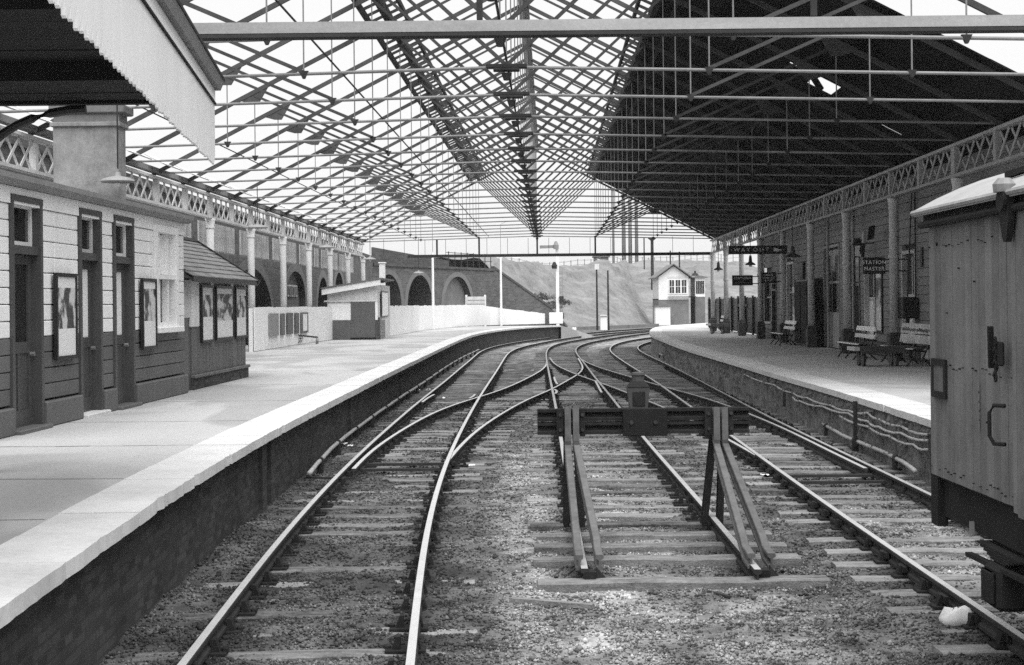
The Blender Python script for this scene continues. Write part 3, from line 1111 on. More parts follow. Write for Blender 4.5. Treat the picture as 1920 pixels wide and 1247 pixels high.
rafter_l = proto('rafter', tmb(lambda m_: b3(m_, UE_L - 0.1, ZE, UA, ZA, 0.07, 0.105)), M_roofiron)
rafter_r = proto('rafter', tmb(lambda m_: b3(m_, UE_R + 0.1, ZE, UA, ZA, 0.07, 0.105)), M_roofiron)
tie_l = proto('tie_rod', tmb(lambda m_: m_.tube([(UE_L, 0, tz(UE_L)), (UA, 0, tz(UA))], 0.028, 8)), M_tie)
tie_r = proto('tie_rod', tmb(lambda m_: m_.tube([(UE_R, 0, tz(UE_R)), (UA, 0, tz(UA))], 0.028, 8)), M_tie)
struts = []
for (ua, za, ub, zb_) in ((UA - PAN, tz(UA - PAN), UA - 2 * PAN, ZM), (UA + PAN, tz(UA + PAN), UA + 2 * PAN, ZM), (UA, tz(UA), UA - PAN, ZLn), (UA, tz(UA), UA + PAN, ZLn)):
    struts.append(proto('strut', tmb(lambda m_: b3(m_, ua, za + 0.03, ub, zb_ - 0.06, 0.06, 0.06)), M_roofiron))
hang = []
for uu, zt_ in ((UA - 2 * PAN, ZM), (UA - PAN, ZLn), (UA, ZA), (UA + PAN, ZLn), (UA + 2 * PAN, ZM)):
    hang.append(proto('hanger_rod', tmb(lambda m_: m_.tube([(uu, 0, tz(uu)), (uu, 0, zt_)], 0.014, 6)), M_tie))


def gus(m_):
    for uu in (UA - 2 * PAN, UA + 2 * PAN):
        m_.prism([(uu - 0.35, -0.02, ZM - 0.02 - (0.18 if uu < 0 else -0.18)), (uu + 0.35, -0.02, ZM - 0.02 + (0.18 if uu < 0 else -0.18)), (uu + 0.10, -0.02, ZM - 0.27), (uu - 0.10, -0.02, ZM - 0.27)], (0, 0.04, 0))


gusset = proto('gusset_plate', tmb(gus), M_roofiron)


def shoe(m_):
    z = tz(UA)
    m_.bevbox(UA - 0.34, UA + 0.34, -0.07, 0.07, z - 0.02, z + 0.05, 0.01)
    m_.bevbox(UA - 0.22, UA + 0.22, -0.09, 0.09, z - 0.07, z - 0.022, 0.01)
    m_.lathe([(0.05, -0.22), (0.09, -0.10)], (UA, 0, z), 8)
    for uu in (UA - PAN, UA + PAN, UA - 2 * PAN, UA + 2 * PAN):
        zz_ = tz(uu)
        m_.prism([(uu - 0.08, -0.03, zz_ + 0.05), (uu + 0.08, -0.03, zz_ + 0.05), (uu + 0.02, -0.03, zz_ - 0.08), (uu - 0.02, -0.03, zz_ - 0.08)], (0, 0.06, 0))


shoes = proto('rod_shoe', tmb(shoe), M_iron)
for D in TD:
    tr = sub('roof_truss', shed, (SH * D, D, 0))
    for s_ in [rafter_l, rafter_r, tie_l, tie_r, gusset, shoes] + struts + hang:
        if D > 70 and s_ is gusset:
            pass
        o = s_.copy()
        C.objects.link(o)
        o.parent = tr
        o.location = (0, 0, 0)
D0s, D1s = TD[0] - 0.3, TD[-1] + 0.3


def long_bar(name, u, z, w_, h_, m_, d0=D0s, d1=D1s):
    return MB().box(u - w_ / 2, u + w_ / 2, d0, d1, z - h_ / 2, z + h_ / 2).build(name, m_, shed, fn=S)


for sg in (-1, 1):
    uL = UA + sg * PAN
    long_bar('purlin', uL, ZLn + 0.20, 0.16, 0.24, M_iron)
    long_bar('purlin', uL + sg * 0.42, ZLn - 0.03, 0.10, 0.14, M_iron)
    long_bar('purlin', uL - sg * 0.40, ZLn + 0.36, 0.08, 0.12, M_iron)
    # short brackets between the lantern purlins at each half bay
    mb = MB()
    for D in np.arange(TD[0], TD[-1], 0.825):
        mb.bar(S((uL + sg * 0.42, D, ZLn + 0.02)), S((uL - sg * 0.40, D, ZLn + 0.40)), 0.045, 0.07)
    mb.build('glazing_bracket', M_iron, shed)
    # lighter bars on the upper slopes halfway between the trusses
    for D in TD[:-1]:
        MB().bar(S((uL, D + 1.65, ZLn + 0.16)), S((UA, D + 1.65, ZA + 0.12)), 0.05, 0.06).build('glazing_bar', M_roofiron, shed)
long_bar('ridge_board', UA, ZA + 0.02, 0.30, 0.22, M_tie)
long_bar('eaves_purlin', UE_L, ZE + 0.10, 0.20, 0.14, M_cornice)
long_bar('longitudinal_rod', UA, 6.52, 0.035, 0.035, M_iron)
long_bar('longitudinal_rod', -3.5, 6.42, 0.022, 0.022, M_iron)
long_bar('longitudinal_rod', UA - 2 * PAN - 0.3, 6.27, 0.02, 0.02, M_iron)
# scattered old sheeting left along the eaves, left side
for D in TD[4:]:
    MB().bar(S((UE_L + 0.25, D - 1.2, ZE + 0.32)), S((UE_L + 0.25, D + 1.0, ZE + 0.32)), 0.55, 0.03, up=(0.46, 0, 0.88)).build('eaves_sheet', M_offwhite, shed)

# boards over the right hand slope, from the lantern down to the eaves, starting at the third truss
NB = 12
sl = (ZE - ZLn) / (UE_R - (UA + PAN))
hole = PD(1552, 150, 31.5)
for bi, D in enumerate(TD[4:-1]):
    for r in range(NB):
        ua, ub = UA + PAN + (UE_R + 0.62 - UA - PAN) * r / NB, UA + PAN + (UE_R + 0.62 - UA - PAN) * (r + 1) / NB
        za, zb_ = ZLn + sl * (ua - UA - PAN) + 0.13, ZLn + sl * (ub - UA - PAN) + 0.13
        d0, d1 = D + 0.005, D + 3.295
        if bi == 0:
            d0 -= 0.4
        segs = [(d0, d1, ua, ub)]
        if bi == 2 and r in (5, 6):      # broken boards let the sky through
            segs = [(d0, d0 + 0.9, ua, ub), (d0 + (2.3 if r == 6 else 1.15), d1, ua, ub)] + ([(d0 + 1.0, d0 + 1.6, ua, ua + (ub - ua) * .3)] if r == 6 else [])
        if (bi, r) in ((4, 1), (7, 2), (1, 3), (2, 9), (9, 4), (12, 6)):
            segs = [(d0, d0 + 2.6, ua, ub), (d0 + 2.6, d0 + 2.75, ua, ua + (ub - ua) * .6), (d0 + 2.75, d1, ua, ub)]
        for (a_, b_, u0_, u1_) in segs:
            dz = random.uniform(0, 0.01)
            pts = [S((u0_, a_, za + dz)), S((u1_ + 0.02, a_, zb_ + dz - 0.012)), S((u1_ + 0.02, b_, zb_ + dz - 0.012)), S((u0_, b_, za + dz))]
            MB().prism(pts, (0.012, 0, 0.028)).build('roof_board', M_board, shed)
for (d0, d1, r, t0, t1) in ((34.75, 35.0, 5, 0.3, 0.9),):
    pass

# lattice girders


def lattice(name, label, u, m_, d0, d1, zb_=5.28, zt_=6.06):
    g = thing(name, label, 'girder', S((u, (d0 + d1) / 2, zb_)))
    MB().box(u - 0.10, u + 0.10, d0, d1, zb_, zb_ + 0.07).build('bottom_chord', m_, g, fn=S)
    MB().box(u - 0.10, u + 0.10, d0, d1, zt_ - 0.07, zt_).build('top_chord', m_, g, fn=S)
    D = d0
    pl = 1.65
    while D < d1 - 0.1:
        major = abs(((D - d0) / 6.6) % 1) < 0.01
        w_ = 0.16 if major else 0.09
        MB().box(u - 0.07, u + 0.07, D - w_, D + w_, zb_ + 0.07, zt_ - 0.07).build('girder_post', m_, g, fn=S)
        D += 3.3
    D = d0
    while D < d1 - 1.0:
        mb = MB()
        nX = 4
        a_, b_ = D + 0.12, D + 3.18
        st = (b_ - a_) / nX
        for i in range(nX):
            y0, y1 = a_ + st * i, a_ + st * (i + 1)
            mb.bar((u + 0.02, y0, zb_ + 0.08), (u + 0.02, y1, zt_ - 0.08), 0.075, 0.02, up=(1, 0, 0))
            mb.bar((u - 0.02, y0, zt_ - 0.08), (u - 0.02, y1, zb_ + 0.08), 0.075, 0.02, up=(1, 0, 0))
        # bar() puts width sideways: turn the flat bars to face across
        mb.build('lattice_panel', m_, g, fn=S)
        D += 3.3
    return g


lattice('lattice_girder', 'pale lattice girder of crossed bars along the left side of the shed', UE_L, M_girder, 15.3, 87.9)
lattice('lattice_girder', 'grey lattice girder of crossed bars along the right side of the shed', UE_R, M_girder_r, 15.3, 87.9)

# end tie beams
nb = thing('tie_beam', 'pale weathered timber beam across the top of the picture', 'beam', S((UA, 15.3, 5.16)))
MB().box(UE_L, UE_R, 15.22, 15.34, 5.20, 5.312).build('beam_timber', M_beam, nb, fn=S)
MB().box(UE_L, UE_R, 15.20, 15.38, 5.155, 5.19).build('beam_underside', M_iron, nb, fn=S)  # dark strip added below the timber to draw its dark underside
for uu in (UA - PAN, UA, UA + PAN, UA - 2 * PAN, UA + 2 * PAN):
    MB().box(uu - 0.03, uu + 0.03, 15.26, 15.32, 5.33, tz(uu)).build('hanger_post', M_iron, nb, fn=S)
fb = thing('tie_beam', 'thin dark beam with short posts across the far end of the shed', 'beam', S((UA, 88.0, 5.2)))
MB().box(UE_L + 2.6, UE_R, 87.9, 88.02, 5.21, 5.38).build('beam_iron', M_iron, fb, fn=S)
for uu in (UA - PAN, UA, UA + PAN, UE_L + 4.3):
    MB().box(uu - 0.05, uu + 0.05, 87.9, 88.0, 5.38, tz(uu)).build('hanger_post', M_iron, fb, fn=S)
for uu in np.arange(UE_L + 1.2, UE_R, 1.2):
    MB().tube([S((uu, 88.0, 5.38)), S((uu, 88.0, 6.3))], 0.012, 5).build('thin_rod', M_iron, fb)

# columns


def column(u, D, zb_, ztop, r, m_, label, group, base=True):
    t = thing('iron_column', label, 'column', S((u, D, zb_)), group)
    c = S((u, D, 0))
    z0 = zb_ + (0.78 if base else 0.0)
    MB().lathe([(r, z0), (r * 0.92, ztop - 0.34), (r * 0.92, ztop - 0.32)], (c[0], c[1], 0), 16).build('shaft', m_, t, smooth=True)
    MB().lathe([(r * 1.05, ztop - 0.32), (r * 1.12, ztop - 0.28), (r * 0.95, ztop - 0.24), (r * 1.2, ztop - 0.06), (r * 1.3, ztop - 0.002)], (c[0], c[1], 0), 16).build('capital', m_, t, smooth=True)
    if base:
        MB().lathe([(r * 1.12, z0 + 2.05), (r * 1.2, z0 + 2.10), (r * 1.12, z0 + 2.15)], (c[0], c[1], 0), 16).build('collar', m_, t)
    if base:
        q = r * 1.4
        mb = MB().bevbox(c[0] - q, c[0] + q, c[1] - q, c[1] + q, zb_, zb_ + 0.70, 0.03)
        mb.bevbox(c[0] - q * 0.85, c[0] + q * 0.85, c[1] - q * 0.85, c[1] + q * 0.85, zb_ + 0.70, zb_ + 0.79, 0.02)
        mb.build('plinth', M_colbase, t)
    return t


RCOL = [35.1 + 6.6 * j for j in range(9)]
rl = ['iron column on the right platform beside the far end of the van', 'iron column on the right platform carrying the station master sign',
      'iron column standing between the near white bench and the grey glazed door', 'iron column beside the tall dark cupboard on the right platform',
      'iron column rising behind the middle white bench', 'iron column between the two small black waiting room and gentlemen signs',
      'iron column crossing behind the gentlemen sign', 'second iron column from the far end of the right platform', 'last iron column of the right platform under the end of the girder']
for D, l_ in zip(RCOL, rl):
    column(UE_R + 0.05, D, ZR, 5.278, 0.13, M_column, l_, 'iron columns along the right platform')
LCOL = [48.3 + 6.6 * j for j in range(7)]
ll = ['white column rising just beyond the slate roofed hut', 'white column in front of the large left arch', 'white column between the open arch and the bricked arch with a window',
      'white column just right of the bricked arch with a window', 'white column behind the roof of the pale lean-to hut', 'second white column from the far end of the left girder', 'last white column under the far end of the left girder']
for D, l_ in zip(LCOL, ll):
    column(UE_L, D, ZL, 5.278, 0.135, M_white, l_, 'white columns along the left platform', base=False)

# weather screens hung under the left girder
for i, D in enumerate([41.7] + LCOL[:-1]):
    t = thing('weather_screen', ['stained board screen under the girder above the slate roofed hut', 'stained board screen in the bay of the large open arch', 'stained board screen in the bay right of the large open arch',
                                 'stained board screen above the bricked arch with a window', 'stained board screen with a dark gap above the lean-to hut', 'stained board screen second from the far end', 'stained board screen in the farthest bay'][i], 'screen',
              S((UE_L - 0.5, D + 3.3, 4.35)), 'board screens under the left girder')
    nbd = 9
    for k in range(nbd):
        a_ = D + 0.5 + (5.6 / nbd) * k
        if i == 4 and k in (6,):
            continue
        MB().box(UE_L - 0.52, UE_L - 0.49 + random.uniform(0, 0.01), a_ + 0.008, a_ + 5.6 / nbd - 0.008, 4.36 + random.uniform(-0.02, 0.02), 5.27).build('screen_board', M_screen, t, fn=S)
    MB().box(UE_L - 0.48, UE_L - 0.42, D + 0.45, D + 6.15, 4.30, 4.34).build('screen_rail', M_cornice, t, fn=S)

# ------------------------------------------------------------------ left timber building
UB = -6.85
lb = thing('timber_building', 'white over dark panelled station building on the left platform', 'building', S((UB - 2, 22, ZL)))
UBI = UB - 0.16
MB().box(UBI - 4.0, UBI, 18.3, 28.38, ZL, 4.0).build('wall_core', M_groove, lb, fn=S)
DOORS = [(19.22, 20.42, 0), (22.02, 23.12, 1), (23.76, 24.92, 1)]
WIN = (26.25, 27.75, 2.09, 3.90)
joints = {0: [], 1: [20.97], 2: [], 3: [25.92]}
secs = [(18.3, 19.22), (20.42, 22.02), (23.12, 23.76), (24.92, 28.4)]
ZSPLIT, ZPL = 2.07, 1.20
rows = []
z = ZPL + 0.02
while z < 3.70:
    rows.append((z, z + 0.215))
    z += 0.215
for si, (a, b) in enumerate(secs):
    cuts = [a] + joints[si] + [b]
    for ca_, cb_ in zip(cuts[:-1], cuts[1:]):
        for (z0, z1) in rows:
            segs = [(ca_, cb_)]
            if si == 3 and z1 > WIN[2] - 0.1:
                segs = [s_ for s_ in [(ca_, min(cb_, WIN[0] - 0.06)), (max(ca_, WIN[1] + 0.06), cb_)] if s_[1] - s_[0] > 0.05]
            for (p_, q_) in segs:
                m_ = M_white if z0 > ZSPLIT - 0.08 else M_brown
                b0 = MB()
                b0.bevbox(UBI + 0.02, UB + random.uniform(-0.003, 0.003), p_ + 0.008, q_ - 0.008, z0 + 0.006, z1 - 0.006, 0.010)
                b0.build('cladding_block', m_, lb, fn=S)
    for (p_, q_) in zip(cuts[:-1], cuts[1:]):
        MB().bevbox(UBI + 0.02, UB + 0.07, p_ + 0.02, q_ - 0.01, ZL, ZPL, 0.02).build('plinth_block', M_brown, lb, fn=S)
MB().box(UBI + 0.02, UB + 0.02, 18.3, 28.4, 3.803, 4.02).build('frieze', M_white, lb, fn=S)
MB().prism([(UB - 0.1, 18.2, 4.025), (UB + 0.09, 18.2, 4.025), (UB + 0.17, 18.2, 4.09), (UB + 0.17, 18.2, 4.16), (UB - 0.1, 18.2, 4.19)], (0, 10.32, 0)).build('cornice', M_cornice, lb, fn=S)
MB().box(UBI - 4.0, UB - 0.1, 18.2, 28.4, 4.03, 4.17).build('flat_roof', M_slate, lb, fn=S)
for (a, b, kind) in DOORS:
    dr_ = sub('door', lb, S((UB, (a + b) / 2, ZL)))
    fr = MB()
    fr.box(UBI + 0.01, UB + 0.03, a + 0.002, a + 0.10, ZL, 3.92).box(UBI + 0.01, UB + 0.03, b - 0.10, b - 0.002, ZL, 3.92).box(UBI + 0.01, UB + 0.035, a + 0.002, b - 0.002, 3.84, 3.925)
    fr.box(UBI + 0.01, UB + 0.0, a + 0.10, b - 0.10, 3.17, 3.28)
    fr.build('door_frame', M_door, dr_, fn=S)
    i0, i1 = a + 0.10, b - 0.10
    # transom light with a pale sash
    MB().box(UBI + 0.03, UBI + 0.04, i0 + 0.06, i1 - 0.06, 3.34, 3.78).build('transom_pane', M_glass, dr_, fn=S)
    MB().box(UBI + 0.03, UBI + 0.075, i0, i0 + 0.06, 3.285, 3.835).box(UBI + 0.03, UBI + 0.075, i1 - 0.06, i1, 3.285, 3.835).box(UBI + 0.03, UBI + 0.075, i0 + 0.06, i1 - 0.06, 3.285, 3.34).box(UBI + 0.03, UBI + 0.075, i0 + 0.06, i1 - 0.06, 3.78, 3.835).build('transom_sash', M_offwhite, dr_, fn=S)
    lf = MB()
    zg = 1.97
    lf.box(UBI + 0.02, UBI + 0.06, i0 + 0.005, i0 + 0.13, ZL + 0.05, 3.165).box(UBI + 0.02, UBI + 0.06, i1 - 0.13, i1 - 0.005, ZL + 0.05, 3.165)
    lf.box(UBI + 0.02, UBI + 0.06, i0 + 0.13, i1 - 0.13, 3.04, 3.165).box(UBI + 0.02, UBI + 0.06, i0 + 0.13, i1 - 0.13, zg - 0.1, zg + 0.05).box(UBI + 0.02, UBI + 0.06, i0 + 0.13, i1 - 0.13, ZL + 0.05, ZL + 0.27)
    lf.box(UBI + 0.015, UBI + 0.035, i0 + 0.13, i1 - 0.13, ZL + 0.27, zg - 0.1).box(UBI + 0.02, UBI + 0.055, (i0 + i1) / 2 - 0.04, (i0 + i1) / 2 + 0.04, ZL + 0.27, zg - 0.1)
    lf.build('door_leaf', M_door if kind else M_door, dr_, fn=S)
    MB().box(UBI + 0.012, UBI + 0.03, i0 + 0.13, i1 - 0.13, zg + 0.05, 3.04).build('door_glass', M_frost if kind else M_glass, dr_, fn=S)
    MB().tube([S((UBI + 0.06, i1 - 0.07, 1.85)), S((UBI + 0.12, i1 - 0.07, 1.85))], 0.03, 8).build('door_knob', M_tie, dr_)
    MB().bevbox(UBI + 0.02, UB + 0.14, a - 0.02, b + 0.02, ZL - 0.02, ZL + 0.055, 0.012).build('door_step', M_offwhite if a == DOORS[1][0] else M_brown, dr_, fn=S)
MB().bevbox(UBI + 0.02, UB - 0.001, WIN[0] - 0.05, WIN[1] + 0.05, 1.872, WIN[2] - 0.085, 0.01).build('cladding_block', M_brown, lb, fn=S)
wn = sub('window', lb, S((UB, 27, 2.1)))
a, b, z0, z1 = WIN
MB().box(UBI + 0.02, UB + 0.05, a - 0.05, a + 0.10, z0, z1).box(UBI + 0.02, UB + 0.05, b - 0.10, b + 0.05, z0, z1).box(UBI + 0.02, UB + 0.05, a + 0.10, b - 0.10, z1 - 0.12, z1).box(UBI + 0.02, UB + 0.03, a + 0.10, b - 0.10, 2.96, 3.04).build('window_frame', M_white, wn, fn=S)
MB().bevbox(UBI + 0.02, UB + 0.13, a - 0.12, b + 0.12, z0 - 0.08, z0 + 0.02, 0.01).build('window_sill', M_white, wn, fn=S)
for c0, c1 in ((a + 0.13, a + 0.42), (a + 0.46, b - 0.46), (b - 0.42, b - 0.13)):
    MB().box(UBI + 0.03, UBI + 0.05, c0, c1, 3.06, z1 - 0.14).build('frosted_pane', M_frost, wn, fn=S)
    MB().box(UBI + 0.03, UBI + 0.04, c0 + 0.05, c1 - 0.05, z0 + 0.12, 2.94).build('pane', M_glass, wn, fn=S)
for cm in (a + 0.44, b - 0.44):
    MB().box(UBI + 0.03, UB - 0.02, cm - 0.04, cm + 0.04, z0 + 0.02, z1 - 0.12).build('mullion', M_white, wn, fn=S)
MB().box(UBI + 0.03, UBI + 0.07, a + 0.10, b - 0.10, z0 + 0.02, z0 + 0.1).build('bottom_rail', M_white, wn, fn=S)

# rendered chimney stack behind the parapet
u0c, u1c, d0c, d1c = -9.15, -7.95, 28.0, 28.5
ch = sub('chimney_stack', lb, S(((u0c + u1c) / 2, 28.2, 4.1)))
MB().box(u0c, u1c, d0c, d1c, 4.1, 5.82).build('chimney_shaft', M_render, ch, fn=S)
MB().bevbox(u0c - 0.05, u1c + 0.05, d0c - 0.05, d1c + 0.05, 5.82, 5.90, 0.01).build('chimney_band', M_render, ch, fn=S)
MB().box(u0c + 0.02, u1c + 0.03, d0c - 0.02, d1c + 0.02, 5.90, 6.06).build('chimney_neck', M_infill, ch, fn=S)
MB().bevbox(u0c - 0.06, u1c + 0.14, d0c - 0.08, d1c + 0.08, 6.06, 6.22, 0.02).build('chimney_cap', M_infill, ch, fn=S)


def framed_poster(name, label, u, d0, d1, z0, z1, pm, group=None, fm=M_black, fw=0.055):
    t = thing(name, label, 'poster', S((u, (d0 + d1) / 2, z0)), group)
    MB().box(u + 0.005, u + 0.03, d0, d1, z0, z1).build('backboard', fm, t, fn=S)
    MB().box(u + 0.03, u + 0.055, d0, d0 + fw, z0, z1).box(u + 0.03, u + 0.055, d1 - fw, d1, z0, z1).box(u + 0.03, u + 0.055, d0 + fw, d1 - fw, z0, z0 + fw).box(u + 0.03, u + 0.055, d0 + fw, d1 - fw, z1 - fw, z1).build('frame', fm, t, fn=S)
    MB().box(u + 0.031, u + 0.036, d0 + fw, d1 - fw, z0 + fw, z1 - fw).build('printed_sheet', pm, t, fn=S)
    return t


framed_poster('poster_board', 'framed picture poster between the first two doors of the white building', UB + 0.03, 20.80, 21.72, 1.74, 2.95, POST[0])
framed_poster('poster_board', 'narrow framed poster between the last door and the pale window', UB + 0.03, 25.22, 26.12, 1.75, 2.95, POST[1])

# ------------------------------------------------------------------ slate roofed hut
UH = -6.95
hut = thing('platform_hut', 'small wooden hut with a slate roof and three posters beside the white building', 'hut', S((UH - 1, 31.8, ZL)))
MB().box(UH - 2.3, UH - 0.03, 28.62, 34.55, ZL, 3.02).build('hut_core', M_brown, hut, fn=S)
MB().box(UH - 0.03, UH + 0.06, 29.3, 34.6, ZL, 1.07).build('brick_base', M_pwall, hut, fn=S)
MB().bevbox(UH - 0.03, UH + 0.10, 29.28, 34.62, 1.075, 1.14, 0.012).build('sill_board', M_brown, hut, fn=S)
k = 0
d = 29.3
while d < 34.5:
    e_ = min(d + 0.153, 34.6)
    MB().box(UH - 0.025, UH + random.uniform(0.012, 0.018), d + 0.004, e_ - 0.004, 1.145, 2.05).build('lower_board', M_brown, hut, fn=S)
    d = e_
for (p_, q_) in ((29.3, 31.1), (31.1, 32.95), (32.95, 34.6)):
    MB().box(UH - 0.025, UH + 0.010, p_ + 0.006, q_ - 0.006, 2.055, 3.0).build('upper_panel', M_offwhite, hut, fn=S)
MB().box(UH - 0.03, UH + 0.035, 28.62, 28.95, ZL, 2.25).build('side_door_post', M_brown, hut, fn=S)
MB().box(UH - 0.03, UH + 0.0, 28.96, 29.29, ZL, 2.05).build('dark_post', M_door, hut, fn=S)
MB().box(UH - 0.03, UH + 0.0, 28.62, 29.29, 2.255, 2.98).build('pale_panel', M_offwhite, hut, fn=S)
MB().box(UH - 0.02, UH + 0.02, 29.27, 34.62, 2.04, 2.075).build('rail_strip', M_door, hut, fn=S)
rf = sub('roof', hut, S((UH - 1, 31.6, 3.0)))
ur, zr_, ue, ze_ = -8.15, 3.97, UH + 0.24, 3.04
NR = 9
for i in range(NR):
    f0, f1 = i / NR, (i + 1) / NR
    ua, ub = ue + (ur - ue) * f0, ue + (ur - ue) * f1
    za, zb2 = ze_ + (zr_ - ze_) * f0, ze_ + (zr_ - ze_) * f1
    d = 28.5 + (0.15 if i % 2 else 0)
    while d < 34.75:
        e_ = min(d + 0.46, 34.78)
        lift = random.uniform(0, 0.008)
        MB().prism([S((ua + 0.02, d + 0.004, za - 0.005 + lift)), S((ua + 0.02, e_ - 0.004, za - 0.005 + lift)), S((ub, e_ - 0.004, zb2 - 0.012)), S((ub, d + 0.004, zb2 - 0.012))], (0, 0, 0.02)).build('slate', M_slate, rf)
        d = e_
MB().prism([(ur, 28.5, zr_ - 0.03), (ue - 0.02, 28.5, ze_ - 0.03), (ur - 1.2, 28.5, ze_ - 0.03)], (0, 6.24, 0)).build('roof_core', M_dark, rf, fn=S)
MB().box(ue - 0.03, ue + 0.02, 28.5, 34.76, ze_ - 0.10, ze_ - 0.005).build('gutter', M_black, rf, fn=S)
MB().bar(S((ur, 28.5, zr_ + 0.02)), S((ur, 34.78, zr_ + 0.02)), 0.16, 0.06).build('ridge_tile', M_brown, rf)
MB().bar(S((ur, 34.8, zr_ - 0.02)), S((ue + 0.03, 34.8, ze_ - 0.06)), 0.05, 0.16).build('barge_board', M_black, rf)
framed_poster('poster_board', 'first poster on the slate roofed hut, dark picture above white paper', UH + 0.02, 30.0, 31.06, 1.74, 2.90, POST[2], 'posters on the hut')
framed_poster('poster_board', 'wide middle poster on the slate roofed hut', UH + 0.02, 31.3, 33.0, 1.76, 2.90, POST[3], 'posters on the hut')
framed_poster('poster_board', 'last poster on the slate roofed hut at its far corner', UH + 0.02, 33.25, 34.45, 1.76, 2.90, POST[4], 'posters on the hut')

# ------------------------------------------------------------------ sawtooth canopy, top left
cp = thing('platform_canopy', 'dark canopy with a white sawtooth valance in the top left corner', 'canopy', (-5, 10, 3.9))
vd = Vector((-0.103, 1, 0))
E = Vector((-2.93, 15.0, 0))


def cv(off, D, z):
    q = E + vd * (D - 15.0)
    return (q.x + off, q.y, z)


zb0 = 3.86
D = 6.2
k = 0
while D < 14.98:
    D2 = D + 0.155
    top = 4.46
    mid = (D + D2) / 2
    hh = zb0 + random.uniform(-0.012, 0.012)
    MB().prism([cv(0, D + 0.0006, top), cv(0, D2 - 0.0006, top), cv(0, D2 - 0.0006, hh + 0.11), cv(0, D + 0.03, hh), cv(0, D + 0.0006, hh + 0.01)], (-0.022, 0, 0)).build('valance_board', M_whitewood, cp)
    D = D2
MB().prism([cv(0.02, 6.2, 4.46), cv(0.02, 15.02, 4.46), cv(0.02, 15.02, 4.475), cv(0.02, 6.2, 4.475)], (-0.06, 0, 0)).build('valance_bead', M_iron, cp)
MB().prism([cv(0.01, 6.2, 4.478), cv(0.01, 15.0, 4.478), cv(0.01, 15.0, 4.60), cv(0.01, 6.2, 4.60)], (-0.06, 0, 0)).build('fascia_board', M_whitewood, cp)
MB().prism([cv(0.06, 6.2, 4.603), cv(0.06, 15.05, 4.603), cv(0.10, 15.05, 4.70), cv(0.10, 6.2, 4.70)], (-0.16, 0, 0)).build('gutter', M_cornice, cp)
MB().prism([cv(0.105, 6.2, 4.69), cv(0.105, 15.06, 4.69), cv(0.105, 15.06, 4.72), cv(0.105, 6.2, 4.72)], (-0.05, 0, 0)).build('gutter_lip', M_iron, cp)
# boarded soffit running across
D = 6.2
while D < 14.95:
    D2 = D + 0.24
    a_, b_ = cv(-0.03, D + 0.003, 4.49), cv(-0.03, D2 - 0.003, 4.49)
    zj = 4.49 + random.uniform(0, 0.008)
    MB().prism([(-5.7, a_[1], zj), (a_[0], a_[1], zj), (b_[0], b_[1], zj), (-5.7, b_[1], zj)], (0, 0, 0.03)).build('soffit_board', M_doordark, cp)
    D = D2
for D in (14.92, 12.6, 9.6):
    a_ = cv(-0.04, D, 4.3)
    MB().prism([(-5.7, D - 0.06, 4.34 if D < 14 else 4.46), (a_[0] - (0.35 if D < 14 else 0), D - 0.06, 4.34 if D < 14 else 4.46), (a_[0], D - 0.06, 4.487), (-5.7, D - 0.06, 4.487)], (0, 0.12, 0)).build('cross_beam', M_doordark, cp)
MB().prism([(-5.7, 6.2, 4.53), cv(-0.06, 6.2, 4.53), cv(-0.06, 15, 4.62), (-5.7, 15, 4.62)], (0, 0, 0.06)).build('roof_deck', M_slate, cp)
pts = []
for i in range(9):
    t_ = i / 8
    pts.append((-5.15 + 1.0 * (1 - math.cos(t_ * math.pi / 2)) ** 0.9, 14.8, 3.90 + 0.50 * math.sin(t_ * math.pi / 2)))
MB().tube(pts, 0.045, 8).build('curved_bracket', M_black, cp)
MB().box(-5.30, -5.14, 14.7, 14.9, ZL, 4.45).build('canopy_post', M_brown, cp)

# ------------------------------------------------------------------ white fence along the left platform
fe = thing('platform_fence', 'white boarded fence along the back of the left platform', 'fence', (float(fence_c[0][0]), float(fence_c[0][1]), ZL))
c = curve_from([P(455, 660, ZL) + Vector((.45, 0, 0))] + FW, step=0.5, smooth=8)
s_ = np.concatenate([[0], np.cumsum(np.linalg.norm(np.diff(c, axis=0), axis=1))])
g2 = lambda t_: np.array([np.interp(t_, s_, c[:, 0]), np.interp(t_, s_, c[:, 1])])
t_ = 0.0
L_ = s_[-1]
while t_ < L_ - 0.2:
    t2 = min(t_ + 0.9, L_)
    a_, b_ = g2(t_ + 0.002), g2(t2 - 0.002)
    h = lambda tt: 2.43 if tt < L_ - 9 else 2.43 - 0.75 * (tt - L_ + 9) / 9
    jz = random.uniform(-0.02, 0.02)
    mb = MB()
    nx2 = np.array([b_[1] - a_[1], a_[0] - b_[0]])
    nx2 = nx2 / np.linalg.norm(nx2) * 0.05
    pts = [(a_[0], a_[1], ZL + 0.02), (b_[0], b_[1], ZL + 0.02), (b_[0], b_[1], h(t2) + jz), (a_[0], a_[1], h(t_) + jz)]
    mb.prism(pts, (-nx2[0], -nx2[1], 0))
    mb.build('fence_panel', M_whitewood, fe)
    if int(t_ / 0.9) % 4 == 0:
        MB().box(a_[0] - 0.22, a_[0] - 0.08, a_[1] + 0.0, a_[1] + 0.12, ZL, h(t_) - 0.03).build('fence_post', M_whitewood, fe)
    t_ = t2
pe = g2(L_)
tag(MB().bevbox(pe[0] + 0.25, pe[0] + 1.35, pe[1] - 0.2, pe[1] + 0.2, ZL, 1.75, 0.03).build('end_bin', M_white), 'white box standing just beyond the low end of the fence', 'box')

